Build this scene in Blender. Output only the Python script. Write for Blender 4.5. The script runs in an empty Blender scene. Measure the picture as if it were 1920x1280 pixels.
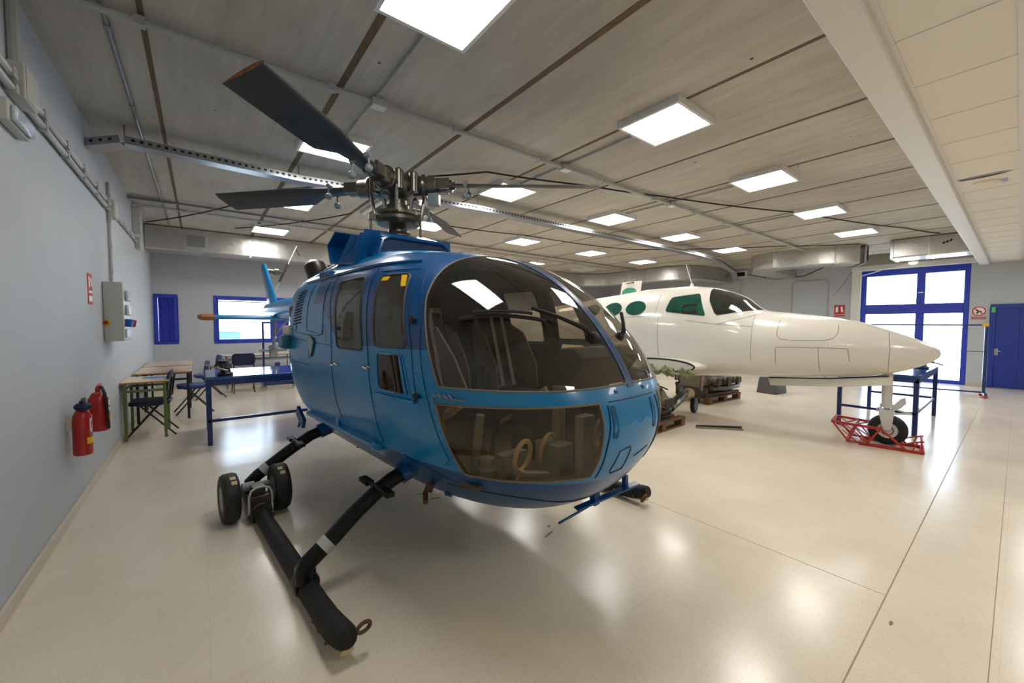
import bpy, bmesh, math, random
from math import sin, cos, pi, radians, sqrt, atan2
from mathutils import Vector, Matrix, Euler
from mathutils.bvhtree import BVHTree

random.seed(7)
S = bpy.context.scene
C = S.collection

# ------------------------------------------------------------------ camera, sky, exposure
cam_d = bpy.data.cameras.new('camera')
cam = bpy.data.objects.new('camera', cam_d)
C.objects.link(cam)
cam_d.sensor_width = 36.0
cam_d.lens = 745.8 / 1920 * 36.0
cam_d.clip_start = 0.05
cam_d.clip_end = 300
_y, _p, _r = radians(38.0985), radians(-2.557), radians(0.16)
_f = Vector((sin(_y) * cos(_p), cos(_y) * cos(_p), sin(_p)))
_rt = Vector((cos(_y), -sin(_y), 0))
_up = _rt.cross(_f)
_rt2 = _rt * cos(_r) + _up * sin(_r)
_up2 = _up * cos(_r) - _rt * sin(_r)
_m = Matrix((_rt2, _up2, -_f)).transposed().to_4x4()
_m.translation = Vector((0, 0, 1.5))
cam.matrix_world = _m
S.camera = cam
S.view_settings.view_transform = 'Standard'
S.view_settings.look = 'None'
S.view_settings.gamma = 1.0
S.view_settings.use_curve_mapping = False
S.view_settings.exposure = 0.2
LAMP_STRENGTH = 22.0
SKY_STRENGTH = 8.0

w = bpy.data.worlds.new('world')
S.world = w
w.use_nodes = True
wn = w.node_tree
bg = wn.nodes['Background']
bg.inputs['Color'].default_value = (0.86, 0.93, 1.0, 1)
bg.inputs['Strength'].default_value = SKY_STRENGTH
try:
    S.cycles.max_bounces = 10
    S.cycles.transparent_max_bounces = 24
    S.cycles.sample_clamp_indirect = 12.0
except Exception:
    pass

# ------------------------------------------------------------------ helpers
def lin(r, g, b):
    def f(c):
        c = c / 255.0
        return c / 12.92 if c <= 0.04045 else ((c + 0.055) / 1.055) ** 2.4
    return (f(r), f(g), f(b), 1.0)

def new_mat(name):
    m = bpy.data.materials.new(name)
    m.use_nodes = True
    nt = m.node_tree
    return m, nt, nt.nodes, nt.links, nt.nodes['Principled BSDF']

def mat(name, rgb, rough=0.5, metal=0.0, var=0.0, scale=8.0, coat=0.0, bump=0.0, spec=0.5, stretch=None):
    m, nt, N, L, P = new_mat(name)
    c = lin(*rgb)
    P.inputs['Base Color'].default_value = c
    P.inputs['Roughness'].default_value = rough
    P.inputs['Metallic'].default_value = metal
    P.inputs['Coat Weight'].default_value = coat
    P.inputs['Coat Roughness'].default_value = 0.04
    P.inputs['Specular IOR Level'].default_value = spec
    tc = N.new('ShaderNodeTexCoord')
    nz = N.new('ShaderNodeTexNoise')
    nz.inputs['Scale'].default_value = scale
    nz.inputs['Detail'].default_value = 6
    src = tc.outputs['Object']
    if stretch:
        mp = N.new('ShaderNodeMapping')
        mp.inputs['Scale'].default_value = stretch
        L.new(src, mp.inputs['Vector'])
        src = mp.outputs['Vector']
    L.new(src, nz.inputs['Vector'])
    mx = N.new('ShaderNodeMixRGB')
    k = max(var, 0.02)
    mx.inputs['Color1'].default_value = tuple(x * (1 - k) for x in c[:3]) + (1,)
    mx.inputs['Color2'].default_value = tuple(min(1, x * (1 + k)) for x in c[:3]) + (1,)
    L.new(nz.outputs['Fac'], mx.inputs['Fac'])
    L.new(mx.outputs['Color'], P.inputs['Base Color'])
    if bump > 0:
        b = N.new('ShaderNodeBump')
        b.inputs['Strength'].default_value = bump
        b.inputs['Distance'].default_value = 0.01
        L.new(nz.outputs['Fac'], b.inputs['Height'])
        L.new(b.outputs['Normal'], P.inputs['Normal'])
    return m

def emis(name, rgb, strength):
    m, nt, N, L, P = new_mat(name)
    P.inputs['Base Color'].default_value = lin(*rgb)
    P.inputs['Emission Color'].default_value = lin(*rgb)
    P.inputs['Emission Strength'].default_value = strength
    return m

def glass(name, tint, dust=(120, 110, 95), dustk=0.05, rough=0.015, refl=1.0):
    """thin tinted pane: see-through sheet with a mirror gloss and a veil of dust"""
    m, nt, N, L, P = new_mat(name)
    N.remove(P)
    out = N['Material Output']
    tr = N.new('ShaderNodeBsdfTransparent')
    tr.inputs['Color'].default_value = lin(*tint)
    df = N.new('ShaderNodeBsdfDiffuse')
    df.inputs['Color'].default_value = lin(*dust)
    tc = N.new('ShaderNodeTexCoord')
    nz = N.new('ShaderNodeTexNoise')
    nz.inputs['Scale'].default_value = 5
    nz.inputs['Detail'].default_value = 8
    L.new(tc.outputs['Object'], nz.inputs['Vector'])
    mul = N.new('ShaderNodeMath'); mul.operation = 'MULTIPLY'
    mul.inputs[1].default_value = 2 * dustk
    L.new(nz.outputs['Fac'], mul.inputs[0])
    m1 = N.new('ShaderNodeMixShader')
    L.new(mul.outputs[0], m1.inputs[0])
    L.new(tr.outputs[0], m1.inputs[1]); L.new(df.outputs[0], m1.inputs[2])
    gl = N.new('ShaderNodeBsdfGlossy')
    gl.inputs['Roughness'].default_value = rough
    lw = N.new('ShaderNodeLayerWeight')
    lw.inputs['Blend'].default_value = 0.5
    pw = N.new('ShaderNodeMath'); pw.operation = 'POWER'
    L.new(lw.outputs['Facing'], pw.inputs[0]); pw.inputs[1].default_value = 4.0
    ad = N.new('ShaderNodeMath'); ad.operation = 'MULTIPLY_ADD'
    L.new(pw.outputs[0], ad.inputs[0]); ad.inputs[1].default_value = 0.85 * refl; ad.inputs[2].default_value = 0.055 * refl
    m2 = N.new('ShaderNodeMixShader')
    L.new(ad.outputs[0], m2.inputs[0])
    L.new(m1.outputs[0], m2.inputs[1]); L.new(gl.outputs[0], m2.inputs[2])
    L.new(m2.outputs[0], out.inputs['Surface'])
    return m

class MB:
    """collects shapes and links them as ONE mesh object"""
    def __init__(s):
        s.v = []; s.f = []
    def add(s, vs, fs):
        o = len(s.v)
        s.v += [Vector(v) for v in vs]
        s.f += [tuple(i + o for i in f) for f in fs]
        return s
    def box(s, c, d, rot=None):
        hx_, hy_, hz_ = d[0] / 2, d[1] / 2, d[2] / 2
        R = Matrix.Identity(3) if rot is None else (rot if isinstance(rot, Matrix) else Euler(rot).to_matrix())
        vs = [Vector(c) + R @ Vector((x * hx_, y * hy_, z * hz_)) for x in (-1, 1) for y in (-1, 1) for z in (-1, 1)]
        return s.add(vs, [(0, 1, 3, 2), (4, 6, 7, 5), (0, 4, 5, 1), (2, 3, 7, 6), (0, 2, 6, 4), (1, 5, 7, 3)])
    def bb(s, a, b):
        return s.box([(a[i] + b[i]) / 2 for i in range(3)], [abs(b[i] - a[i]) for i in range(3)])
    def bar(s, a, b, w_, h_, up=(0, 0, 1)):
        a, b = Vector(a), Vector(b)
        d = (b - a); l = d.length; d = d.normalized()
        u = Vector(up)
        if abs(d.dot(u)) > 0.98: u = Vector((1, 0, 0))
        x = u.cross(d).normalized(); z = d.cross(x)
        R = Matrix((d, x, z)).transposed()
        return s.box((a + b) / 2, (l, w_, h_), R)
    def tube(s, pts, r, n=10, closed=False, caps=True, sc=None):
        pts = [Vector(p) for p in pts]; k = len(pts)
        rs = r if isinstance(r, (list, tuple)) else [r] * k
        tang = []
        for i in range(k):
            if closed: t = pts[(i + 1) % k] - pts[i - 1]
            else: t = pts[min(i + 1, k - 1)] - pts[max(i - 1, 0)]
            tang.append(t.normalized() if t.length > 1e-9 else Vector((0, 0, 1)))
        ref = Vector((0, 0, 1)) if abs(tang[0].z) < 0.9 else Vector((1, 0, 0))
        u = tang[0].cross(ref).normalized()
        vs = []
        for i in range(k):
            u = u - tang[i] * u.dot(tang[i])
            u = u.normalized() if u.length > 1e-6 else tang[i].orthogonal().normalized()
            v_ = tang[i].cross(u)
            for j in range(n):
                a = 2 * pi * j / n
                vs.append(pts[i] + (u * cos(a) + v_ * sin(a)) * rs[i])
        fs = []
        for i in range(k if closed else k - 1):
            for j in range(n):
                i2 = (i + 1) % k
                fs.append((i * n + j, i * n + (j + 1) % n, i2 * n + (j + 1) % n, i2 * n + j))
        if caps and not closed:
            fs.append(tuple(reversed(range(n)))); fs.append(tuple((k - 1) * n + j for j in range(n)))
        return s.add(vs, fs)
    def lathe(s, prof, origin=(0, 0, 0), axis=(0, 0, 1), n=24):
        ax = Vector(axis).normalized(); o = Vector(origin)
        u = ax.orthogonal().normalized(); v_ = ax.cross(u)
        vs = []; fs = []; k = len(prof)
        for (r, z) in prof:
            for j in range(n):
                a = 2 * pi * j / n
                vs.append(o + ax * z + (u * cos(a) + v_ * sin(a)) * max(r, 1e-5))
        for i in range(k - 1):
            for j in range(n):
                fs.append((i * n + j, i * n + (j + 1) % n, (i + 1) * n + (j + 1) % n, (i + 1) * n + j))
        fs.append(tuple(reversed(range(n)))); fs.append(tuple((k - 1) * n + j for j in range(n)))
        return s.add(vs, fs)
    def loft(s, rings, caps=True, closed=True):
        n = len(rings[0]); vs = [p for r_ in rings for p in r_]; fs = []
        for i in range(len(rings) - 1):
            for j in range(n if closed else n - 1):
                fs.append((i * n + j, i * n + (j + 1) % n, (i + 1) * n + (j + 1) % n, (i + 1) * n + j))
        if caps:
            fs.append(tuple(reversed(range(n)))); fs.append(tuple((len(rings) - 1) * n + j for j in range(n)))
        return s.add(vs, fs)
    def prism(s, poly, d):
        """polygon of 3D points pushed along d"""
        n = len(poly); a = [Vector(p) for p in poly]; b = [p + Vector(d) for p in a]
        return s.loft([a, b])
    def sphere(s, c, r, n=16, m_=10, sc=(1, 1, 1)):
        pr = []
        vs = []; fs = []
        for i in range(m_ + 1):
            t = pi * i / m_
            for j in range(n):
                a = 2 * pi * j / n
                vs.append(Vector(c) + Vector((sin(t) * cos(a) * r * sc[0], sin(t) * sin(a) * r * sc[1], -cos(t) * r * sc[2])))
        for i in range(m_):
            for j in range(n):
                fs.append((i * n + j, i * n + (j + 1) % n, (i + 1) * n + (j + 1) % n, (i + 1) * n + j))
        return s.add(vs, fs)
    def build(s, name, m, parent=None, bev=0.0, smooth=35, loc=None, rotz=0.0, label=None):
        me = bpy.data.meshes.new(name)
        me.from_pydata(s.v, [], s.f)
        bm = bmesh.new(); bm.from_mesh(me)
        bmesh.ops.remove_doubles(bm, verts=bm.verts, dist=1e-5)
        bmesh.ops.recalc_face_normals(bm, faces=bm.faces)
        bm.to_mesh(me); bm.free()
        me.materials.append(m)
        if smooth:
            me.polygons.foreach_set('use_smooth', [True] * len(me.polygons))
            me.set_sharp_from_angle(angle=radians(smooth))
        o = bpy.data.objects.new(name, me)
        C.objects.link(o)
        if parent: o.parent = parent
        if loc: o.location = loc
        o.rotation_euler.z = rotz
        if bev > 0:
            b = o.modifiers.new('bevel', 'BEVEL')
            b.width = bev; b.segments = 2; b.limit_method = 'ANGLE'; b.angle_limit = radians(40)
        if label: o['label'] = label
        return o

def thing(name, label, cat, loc=(0, 0, 0), rotz=0.0, group=None):
    o = bpy.data.objects.new(name, None)
    C.objects.link(o)
    o.empty_display_size = 0.1
    o.location = loc; o.rotation_euler = (0, 0, rotz)
    o['label'] = label; o['category'] = cat
    if group: o['group'] = group
    return o

def tag(o, label, cat, group=None):
    o['label'] = label; o['category'] = cat
    if group: o['group'] = group
    return o

def struct(o):
    o['kind'] = 'structure'
    return o

def dup(root, loc, rotz, label=None):
    r = root.copy(); C.objects.link(r)
    r.location = loc; r.rotation_euler = (0, 0, rotz)
    if label: r['label'] = label
    for ch in list(root.children):
        c = ch.copy(); C.objects.link(c); c.parent = r
        for g in ch.children:
            d = g.copy(); C.objects.link(d); d.parent = c
    return r

def arc(c, r, a0, a1, n, ax='xy', z=0):
    out = []
    for i in range(n + 1):
        a = a0 + (a1 - a0) * i / n
        p = (c[0] + r * cos(a), c[1] + r * sin(a))
        out.append(p)
    return out

def rrect(w_, h_, r, n=5):
    """rounded rectangle outline centred on 0"""
    o = []
    for cx, cy, a0 in ((w_ / 2 - r, h_ / 2 - r, 0), (-w_ / 2 + r, h_ / 2 - r, pi / 2), (-w_ / 2 + r, -h_ / 2 + r, pi), (w_ / 2 - r, -h_ / 2 + r, 1.5 * pi)):
        o += arc((cx, cy), r, a0, a0 + pi / 2, n)
    return o

def text(body, size, m, name, parent=None, loc=(0, 0, 0), rot=(0, 0, 0), label=None):
    cu = bpy.data.curves.new(name, 'FONT')
    cu.body = body; cu.size = size; cu.align_x = 'CENTER'; cu.align_y = 'CENTER'; cu.extrude = 0.0008
    t = bpy.data.objects.new(name, cu)
    C.objects.link(t)
    dg = bpy.context.evaluated_depsgraph_get()
    me = bpy.data.meshes.new_from_object(t.evaluated_get(dg))
    bpy.data.objects.remove(t)
    o = bpy.data.objects.new(name, me)
    C.objects.link(o)
    me.materials.clear(); me.materials.append(m)
    if parent: o.parent = parent
    o.location = loc; o.rotation_euler = rot
    if label: o['label'] = label
    return o

# ------------------------------------------------------------------ materials
M = {}
M['wall'] = mat('painted_wall', (190, 195, 201), 0.6, var=0.03, scale=3, bump=0.05)
M['wallback'] = mat('painted_back_wall', (188, 191, 200), 0.6, var=0.03, scale=3, bump=0.05)
M['white'] = mat('white_paint', (228, 228, 224), 0.45, var=0.02)
M['beam'] = mat('cream_beam_paint', (230, 225, 216), 0.5, var=0.02)
M['base'] = mat('beige_baseboard', (205, 193, 175), 0.3, var=0.04, scale=20)
M['lampframe'] = mat('lamp_frame_white', (225, 224, 220), 0.4)
M['diffuser'] = emis('lamp_diffuser', (255, 252, 247), LAMP_STRENGTH)
M['diffuser_off'] = mat('lamp_diffuser_dark', (205, 205, 205), 0.4)
M['pvc'] = mat('grey_pvc', (178, 178, 174), 0.4, var=0.04)
M['pvcd'] = mat('dark_pvc', (120, 122, 124), 0.35, var=0.04)
M['galv'] = mat('galvanised_steel', (170, 174, 178), 0.3, metal=0.9, var=0.12, scale=14)
M['foil'] = mat('foil_duct', (196, 194, 190), 0.3, metal=0.75, var=0.15, scale=9, bump=0.5)
M['black'] = mat('black_plastic', (18, 18, 19), 0.45, var=0.1)
M['cable'] = mat('black_cable', (24, 24, 25), 0.6)
M['bluepaint'] = mat('navy_steel_paint', (20, 46, 104), 0.35, var=0.08, coat=0.3)
M['bluetop'] = mat('blue_bench_top', (40, 78, 140), 0.12, var=0.06, coat=0.5)
M['winblue'] = mat('blue_window_frame', (40, 62, 186), 0.4, var=0.05)
M['doorblue'] = mat('blue_door_paint', (26, 52, 150), 0.4, var=0.04)
M['redpaint'] = mat('red_paint', (176, 26, 20), 0.3, var=0.06, coat=0.4)
M['redrust'] = mat('worn_red_frame_paint', (168, 44, 30), 0.45, var=0.2, scale=16)
M['yellow'] = mat('yellow_label', (235, 196, 30), 0.5)
M['rust'] = mat('rusty_steel', (92, 62, 42), 0.7, var=0.3, scale=20, bump=0.3)
M['steel'] = mat('steel', (150, 148, 144), 0.3, metal=0.9, var=0.1)
M['chrome'] = mat('chrome', (205, 205, 205), 0.15, metal=1.0)
M['darksteel'] = mat('oily_dark_steel', (78, 72, 64), 0.35, metal=0.7, var=0.4, scale=18)
M['enginemix'] = mat('oily_engine_metal', (128, 118, 102), 0.45, metal=0.4, var=0.5, scale=26, bump=0.4)
M['enginedark'] = mat('black_engine_parts', (66, 62, 58), 0.5, metal=0.2, var=0.3, scale=20)
M['wood'] = mat('pallet_wood', (112, 80, 54), 0.75, var=0.25, scale=12, stretch=(1, 8, 8), bump=0.2)
M['deskwood'] = mat('beech_desk_top', (206, 182, 150), 0.25, var=0.1, scale=6, stretch=(1, 10, 1))
M['deskedge'] = mat('desk_edge', (170, 112, 60), 0.4, var=0.1)
M['deskgreen'] = mat('green_desk_frame', (98, 116, 62), 0.4, var=0.06)
M['chairblue'] = mat('blue_seat_vinyl', (22, 54, 130), 0.4, var=0.06)
M['chairdark'] = mat('dark_seat_vinyl', (14, 26, 64), 0.45, var=0.08)
M['rubber'] = mat('tyre_rubber', (24, 23, 22), 0.6, var=0.3, scale=14, bump=0.2)
M['planewhite'] = mat('white_aircraft_paint', (226, 221, 209), 0.22, var=0.015, scale=3, coat=0.4)
M['planegrey'] = mat('grey_gear_paint', (205, 203, 196), 0.35, var=0.05)
M['line'] = mat('panel_seam', (120, 116, 108), 0.6)
M['seam'] = mat('dark_blue_seam', (10, 26, 48), 0.6)
M['greenglass'] = glass('green_tinted_window', (70, 160, 138), (52, 132, 112), 0.3)
M['planeglass'] = glass('aircraft_windshield', (150, 160, 150), (150, 150, 140), 0.06)
M['heliglass'] = glass('dusty_windscreen', (208, 202, 190), (150, 140, 125), 0.05)
M['sideglass'] = glass('dusty_side_window', (190, 184, 172), (140, 130, 116), 0.2)
M['lowglass'] = glass('brown_lower_window', (222, 206, 176), (150, 130, 100), 0.06)
M['winglass'] = glass('window_pane', (235, 242, 248), (220, 225, 230), 0.02)
M['chinseal'] = mat('cream_brown_seal', (122, 110, 90), 0.6, var=0.15)
M['screenseal'] = mat('pale_screen_seal', (112, 108, 100), 0.6)
M['seal'] = mat('window_seal', (70, 66, 60), 0.6)
M['lining'] = mat('dark_cabin_lining', (50, 47, 44), 0.8, var=0.1)
M['cabinfloor'] = mat('cabin_floor', (92, 80, 62), 0.8, var=0.2)
M['seatgrey'] = mat('grey_seat_shell', (150, 144, 130), 0.6, var=0.06)
M['cushion'] = mat('dark_seat_cushion', (34, 32, 32), 0.8, var=0.1)
M['panelblack'] = mat('instrument_panel', (26, 25, 25), 0.6, var=0.1)
M['cream'] = mat('cream_tube', (196, 178, 138), 0.5, var=0.1)
M['blade'] = mat('rotor_blade_skin', (62, 60, 56), 0.5, var=0.2, scale=7)
M['hub'] = mat('greasy_rotor_head', (110, 104, 94), 0.32, metal=0.75, var=0.45, scale=20)
M['greymetal'] = mat('grey_painted_metal', (128, 134, 136), 0.4, var=0.12, scale=15)
M['skid'] = mat('worn_black_skid', (33, 32, 31), 0.65, var=0.5, scale=30, bump=0.15, spec=0.3)
M['legblack'] = mat('gloss_black_leg', (9, 9, 9), 0.35, var=0.15, spec=0.3)
M['exhaust'] = mat('burnt_exhaust_and_shade', (52, 46, 42), 0.35, metal=0.6, var=0.2)
M['foam'] = mat('brown_foam_wrap', (150, 98, 62), 0.8, var=0.3, scale=30, bump=0.4)
M['greenlens'] = mat('green_position_lens', (14, 82, 66), 0.2, coat=0.4)
M['lightblue'] = mat('light_blue_paint', (8, 130, 190), 0.25, var=0.03, coat=0.25)
M['darkblue'] = mat('dark_blue_paint', (0, 72, 128), 0.25, var=0.03, coat=0.25)
M['boxbeige'] = mat('beige_panel_box', (196, 196, 186), 0.4, var=0.02)
M['paper'] = mat('blue_paper', (70, 120, 190), 0.5, var=0.2, scale=12)
M['whiteink'] = mat('white_ink', (240, 240, 240), 0.5)
M['redink'] = mat('red_sign_ink', (196, 38, 34), 0.5)
M['blackink'] = mat('black_ink', (15, 15, 15), 0.6)
M['greenink'] = mat('green_sign_ink', (90, 190, 90), 0.5)
M['lens'] = mat('translucent_lens', (206, 214, 226), 0.2, coat=0.3)

def livery():
    """helicopter paint: light blue, darker blue above the belt and on the belly (by height and station)"""
    m, nt, N, L, P = new_mat('two_tone_blue_paint')
    tc = N.new('ShaderNodeTexCoord'); sp = N.new('ShaderNodeSeparateXYZ')
    L.new(tc.outputs['Object'], sp.inputs[0])
    def op(k, a, b):
        n = N.new('ShaderNodeMath'); n.operation = k
        for i, q in enumerate((a, b)):
            if isinstance(q, (int, float)): n.inputs[i].default_value = q
            else: L.new(q, n.inputs[i])
        return n.outputs[0]
    X, Y, Z = sp.outputs
    zb = op('LESS_THAN', Z, 0.695)
    up = op('GREATER_THAN', Z, 1.358)
    diag = op('GREATER_THAN', Z, op('ADD', op('MULTIPLY', op('SUBTRACT', 0.75, X), 0.75), 1.37))
    aft = op('GREATER_THAN', X, 0.03)
    nose = op('LESS_THAN', X, 1.93)
    post = op('LESS_THAN', op('ABSOLUTE', Y, 0), 0.05)
    okx = op('MAXIMUM', nose, post)
    d = op('MULTIPLY', op('MULTIPLY', up, op('MULTIPLY', diag, aft)), okx)
    px1 = op('MULTIPLY', op('GREATER_THAN', X, 0.16), op('LESS_THAN', X, 0.34))
    px2 = op('MULTIPLY', op('GREATER_THAN', Z, 1.655), op('LESS_THAN', Z, 1.80))
    roof = op('GREATER_THAN', Z, 1.20)
    d = op('MAXIMUM', d, zb)
    patch = op('MULTIPLY', px1, px2)
    nz = N.new('ShaderNodeTexNoise'); nz.inputs['Scale'].default_value = 4; nz.inputs['Detail'].default_value = 5
    L.new(tc.outputs['Object'], nz.inputs['Vector'])
    mx = N.new('ShaderNodeMixRGB'); mx.inputs['Color1'].default_value = lin(8, 130, 190); mx.inputs['Color2'].default_value = lin(0, 72, 128)
    L.new(d, mx.inputs['Fac'])
    m3 = N.new('ShaderNodeMixRGB'); m3.inputs['Color2'].default_value = lin(4, 60, 116)
    L.new(patch, m3.inputs['Fac']); L.new(mx.outputs['Color'], m3.inputs['Color1'])
    m2 = N.new('ShaderNodeMixRGB'); m2.blend_type = 'MULTIPLY'; m2.inputs['Fac'].default_value = 0.25
    rp = N.new('ShaderNodeValToRGB'); rp.color_ramp.elements[0].color = (0.7, 0.7, 0.7, 1); rp.color_ramp.elements[0].position = 0.3; rp.color_ramp.elements[1].position = 0.6
    L.new(nz.outputs['Fac'], rp.inputs['Fac'])
    L.new(m3.outputs['Color'], m2.inputs['Color1']); L.new(rp.outputs['Color'], m2.inputs['Color2'])
    L.new(m2.outputs['Color'], P.inputs['Base Color'])
    P.inputs['Roughness'].default_value = 0.3
    P.inputs['Coat Weight'].default_value = 0.25
    P.inputs['Coat Roughness'].default_value = 0.05
    return m
M['livery'] = livery()
# ------------------------------------------------------------------ the room
XL, XR, YB, YF, ZC = -0.81, 15.0, 11.8, -3.5, 3.42

def floor_mat():
    m, nt, N, L, P = new_mat('polished_terrazzo_tiles')
    tc = N.new('ShaderNodeTexCoord')
    br = N.new('ShaderNodeTexBrick')
    br.offset = 0.0
    br.inputs['Scale'].default_value = 1.0
    br.inputs['Brick Width'].default_value = 0.4; br.inputs['Row Height'].default_value = 0.4
    br.inputs['Mortar Size'].default_value = 0.0012; br.inputs['Mortar Smooth'].default_value = 0.4
    br.inputs['Color1'].default_value = lin(230, 219, 199); br.inputs['Color2'].default_value = lin(228, 216.5, 196)
    br.inputs['Mortar'].default_value = lin(218, 205, 182)
    L.new(tc.outputs['Object'], br.inputs['Vector'])
    vo = N.new('ShaderNodeTexVoronoi'); vo.inputs['Scale'].default_value = 85
    L.new(tc.outputs['Object'], vo.inputs['Vector'])
    rp = N.new('ShaderNodeValToRGB')
    rp.color_ramp.elements[0].position = 0.05; rp.color_ramp.elements[0].color = (0.52, 0.47, 0.40, 1)
    rp.color_ramp.elements[1].position = 0.22; rp.color_ramp.elements[1].color = (1, 1, 1, 1)
    L.new(vo.outputs['Distance'], rp.inputs['Fac'])
    m1 = N.new('ShaderNodeMixRGB'); m1.blend_type = 'MULTIPLY'; m1.inputs['Fac'].default_value = 0.85
    L.new(br.outputs['Color'], m1.inputs['Color1']); L.new(rp.outputs['Color'], m1.inputs['Color2'])
    nz = N.new('ShaderNodeTexNoise'); nz.inputs['Scale'].default_value = 1.1; nz.inputs['Detail'].default_value = 9; nz.inputs['Roughness'].default_value = 0.65
    L.new(tc.outputs['Object'], nz.inputs['Vector'])
    r2 = N.new('ShaderNodeValToRGB')
    r2.color_ramp.elements[0].position = 0.3; r2.color_ramp.elements[0].color = (0.86, 0.83, 0.78, 1)
    r2.color_ramp.elements[1].position = 0.65
    L.new(nz.outputs['Fac'], r2.inputs['Fac'])
    m2 = N.new('ShaderNodeMixRGB'); m2.blend_type = 'MULTIPLY'; m2.inputs['Fac'].default_value = 0.6
    L.new(m1.outputs['Color'], m2.inputs['Color1']); L.new(r2.outputs['Color'], m2.inputs['Color2'])
    L.new(m2.outputs['Color'], P.inputs['Base Color'])
    rr = N.new('ShaderNodeMapRange'); rr.inputs['To Min'].default_value = 0.10; rr.inputs['To Max'].default_value = 0.30
    L.new(nz.outputs['Fac'], rr.inputs['Value']); L.new(rr.outputs['Result'], P.inputs['Roughness'])
    P.inputs['Specular IOR Level'].default_value = 0.42
    bp = N.new('ShaderNodeBump'); bp.inputs['Strength'].default_value = 0.02; bp.inputs['Distance'].default_value = 0.02
    L.new(nz.outputs['Fac'], bp.inputs['Height']); L.new(bp.outputs['Normal'], P.inputs['Normal'])
    return m

def ceil_mat():
    """bare hollow-core concrete planks, joints every 1.185 m, streaked along the planks"""
    m, nt, N, L, P = new_mat('bare_concrete_planks')
    tc = N.new('ShaderNodeTexCoord')
    mp = N.new('ShaderNodeMapping'); mp.inputs['Scale'].default_value = (6, 0.7, 1)
    L.new(tc.outputs['Object'], mp.inputs['Vector'])
    nz = N.new('ShaderNodeTexNoise'); nz.inputs['Scale'].default_value = 1.6; nz.inputs['Detail'].default_value = 10; nz.inputs['Roughness'].default_value = 0.7
    L.new(mp.outputs['Vector'], nz.inputs['Vector'])
    rp = N.new('ShaderNodeValToRGB')
    rp.color_ramp.elements[0].position = 0.28; rp.color_ramp.elements[0].color = lin(180, 173, 161)
    rp.color_ramp.elements[1].position = 0.72; rp.color_ramp.elements[1].color = lin(208, 202, 190)
    L.new(nz.outputs['Fac'], rp.inputs['Fac'])
    n2 = N.new('ShaderNodeTexNoise'); n2.inputs['Scale'].default_value = 0.7; n2.inputs['Detail'].default_value = 6
    L.new(tc.outputs['Object'], n2.inputs['Vector'])
    r2 = N.new('ShaderNodeValToRGB'); r2.color_ramp.elements[0].position = 0.32; r2.color_ramp.elements[0].color = (0.78, 0.76, 0.73, 1); r2.color_ramp.elements[1].position = 0.62
    L.new(n2.outputs['Fac'], r2.inputs['Fac'])
    m1 = N.new('ShaderNodeMixRGB'); m1.blend_type = 'MULTIPLY'; m1.inputs['Fac'].default_value = 0.8
    L.new(rp.outputs['Color'], m1.inputs['Color1']); L.new(r2.outputs['Color'], m1.inputs['Color2'])
    # small dark pits
    vo = N.new('ShaderNodeTexVoronoi'); vo.inputs['Scale'].default_value = 2.2
    L.new(tc.outputs['Object'], vo.inputs['Vector'])
    lt = N.new('ShaderNodeMath'); lt.operation = 'LESS_THAN'; lt.inputs[1].default_value = 0.03
    L.new(vo.outputs['Distance'], lt.inputs[0])
    m2 = N.new('ShaderNodeMixRGB'); m2.inputs['Color2'].default_value = lin(70, 62, 54)
    L.new(lt.outputs[0], m2.inputs['Fac']); L.new(m1.outputs['Color'], m2.inputs['Color1'])
    L.new(m2.outputs['Color'], P.inputs['Base Color'])
    P.inputs['Roughness'].default_value = 0.85
    bp = N.new('ShaderNodeBump'); bp.inputs['Strength'].default_value = 0.15; bp.inputs['Distance'].default_value = 0.02
    L.new(nz.outputs['Fac'], bp.inputs['Height']); L.new(bp.outputs['Normal'], P.inputs['Normal'])
    return m

def tile_mat():
    m, nt, N, L, P = new_mat('suspended_ceiling_tiles')
    tc = N.new('ShaderNodeTexCoord')
    nz = N.new('ShaderNodeTexNoise'); nz.inputs['Scale'].default_value = 180
    L.new(tc.outputs['Object'], nz.inputs['Vector'])
    mx = N.new('ShaderNodeMixRGB'); mx.inputs['Color1'].default_value = lin(232, 224, 210); mx.inputs['Color2'].default_value = lin(242, 235, 222)
    L.new(nz.outputs['Fac'], mx.inputs['Fac'])
    L.new(mx.outputs['Color'], P.inputs['Base Color'])
    P.inputs['Roughness'].default_value = 0.8
    return m
M['floor'] = floor_mat(); M['ceil'] = ceil_mat(); M['tile'] = tile_mat()
M['joint'] = mat('plank_joint_mortar', (112, 92, 68), 0.9, var=0.35, scale=10, stretch=(4, 1, 1), bump=0.4)

struct(MB().bb((XL - 0.3, YF, -0.12), (XR + 0.3, YB + 0.3, 0)).build('floor', M['floor'], smooth=0))
# dark expansion joints in the floor (thin strips let into the surface)
jm = mat('floor_joint', (158, 140, 114), 0.7, var=0.3, scale=12)
j = MB()
j.bb((1.2, 0.400, 0.0002), (15, 0.4055, 0.0009))
j.bb((2.955, 0.41, 0.0002), (2.959, 1.9, 0.0009))
j.bb((2.3, 0.026, 0.0002), (11, 0.029, 0.0009))
struct(j.build('trim_1', jm, smooth=0))
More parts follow.
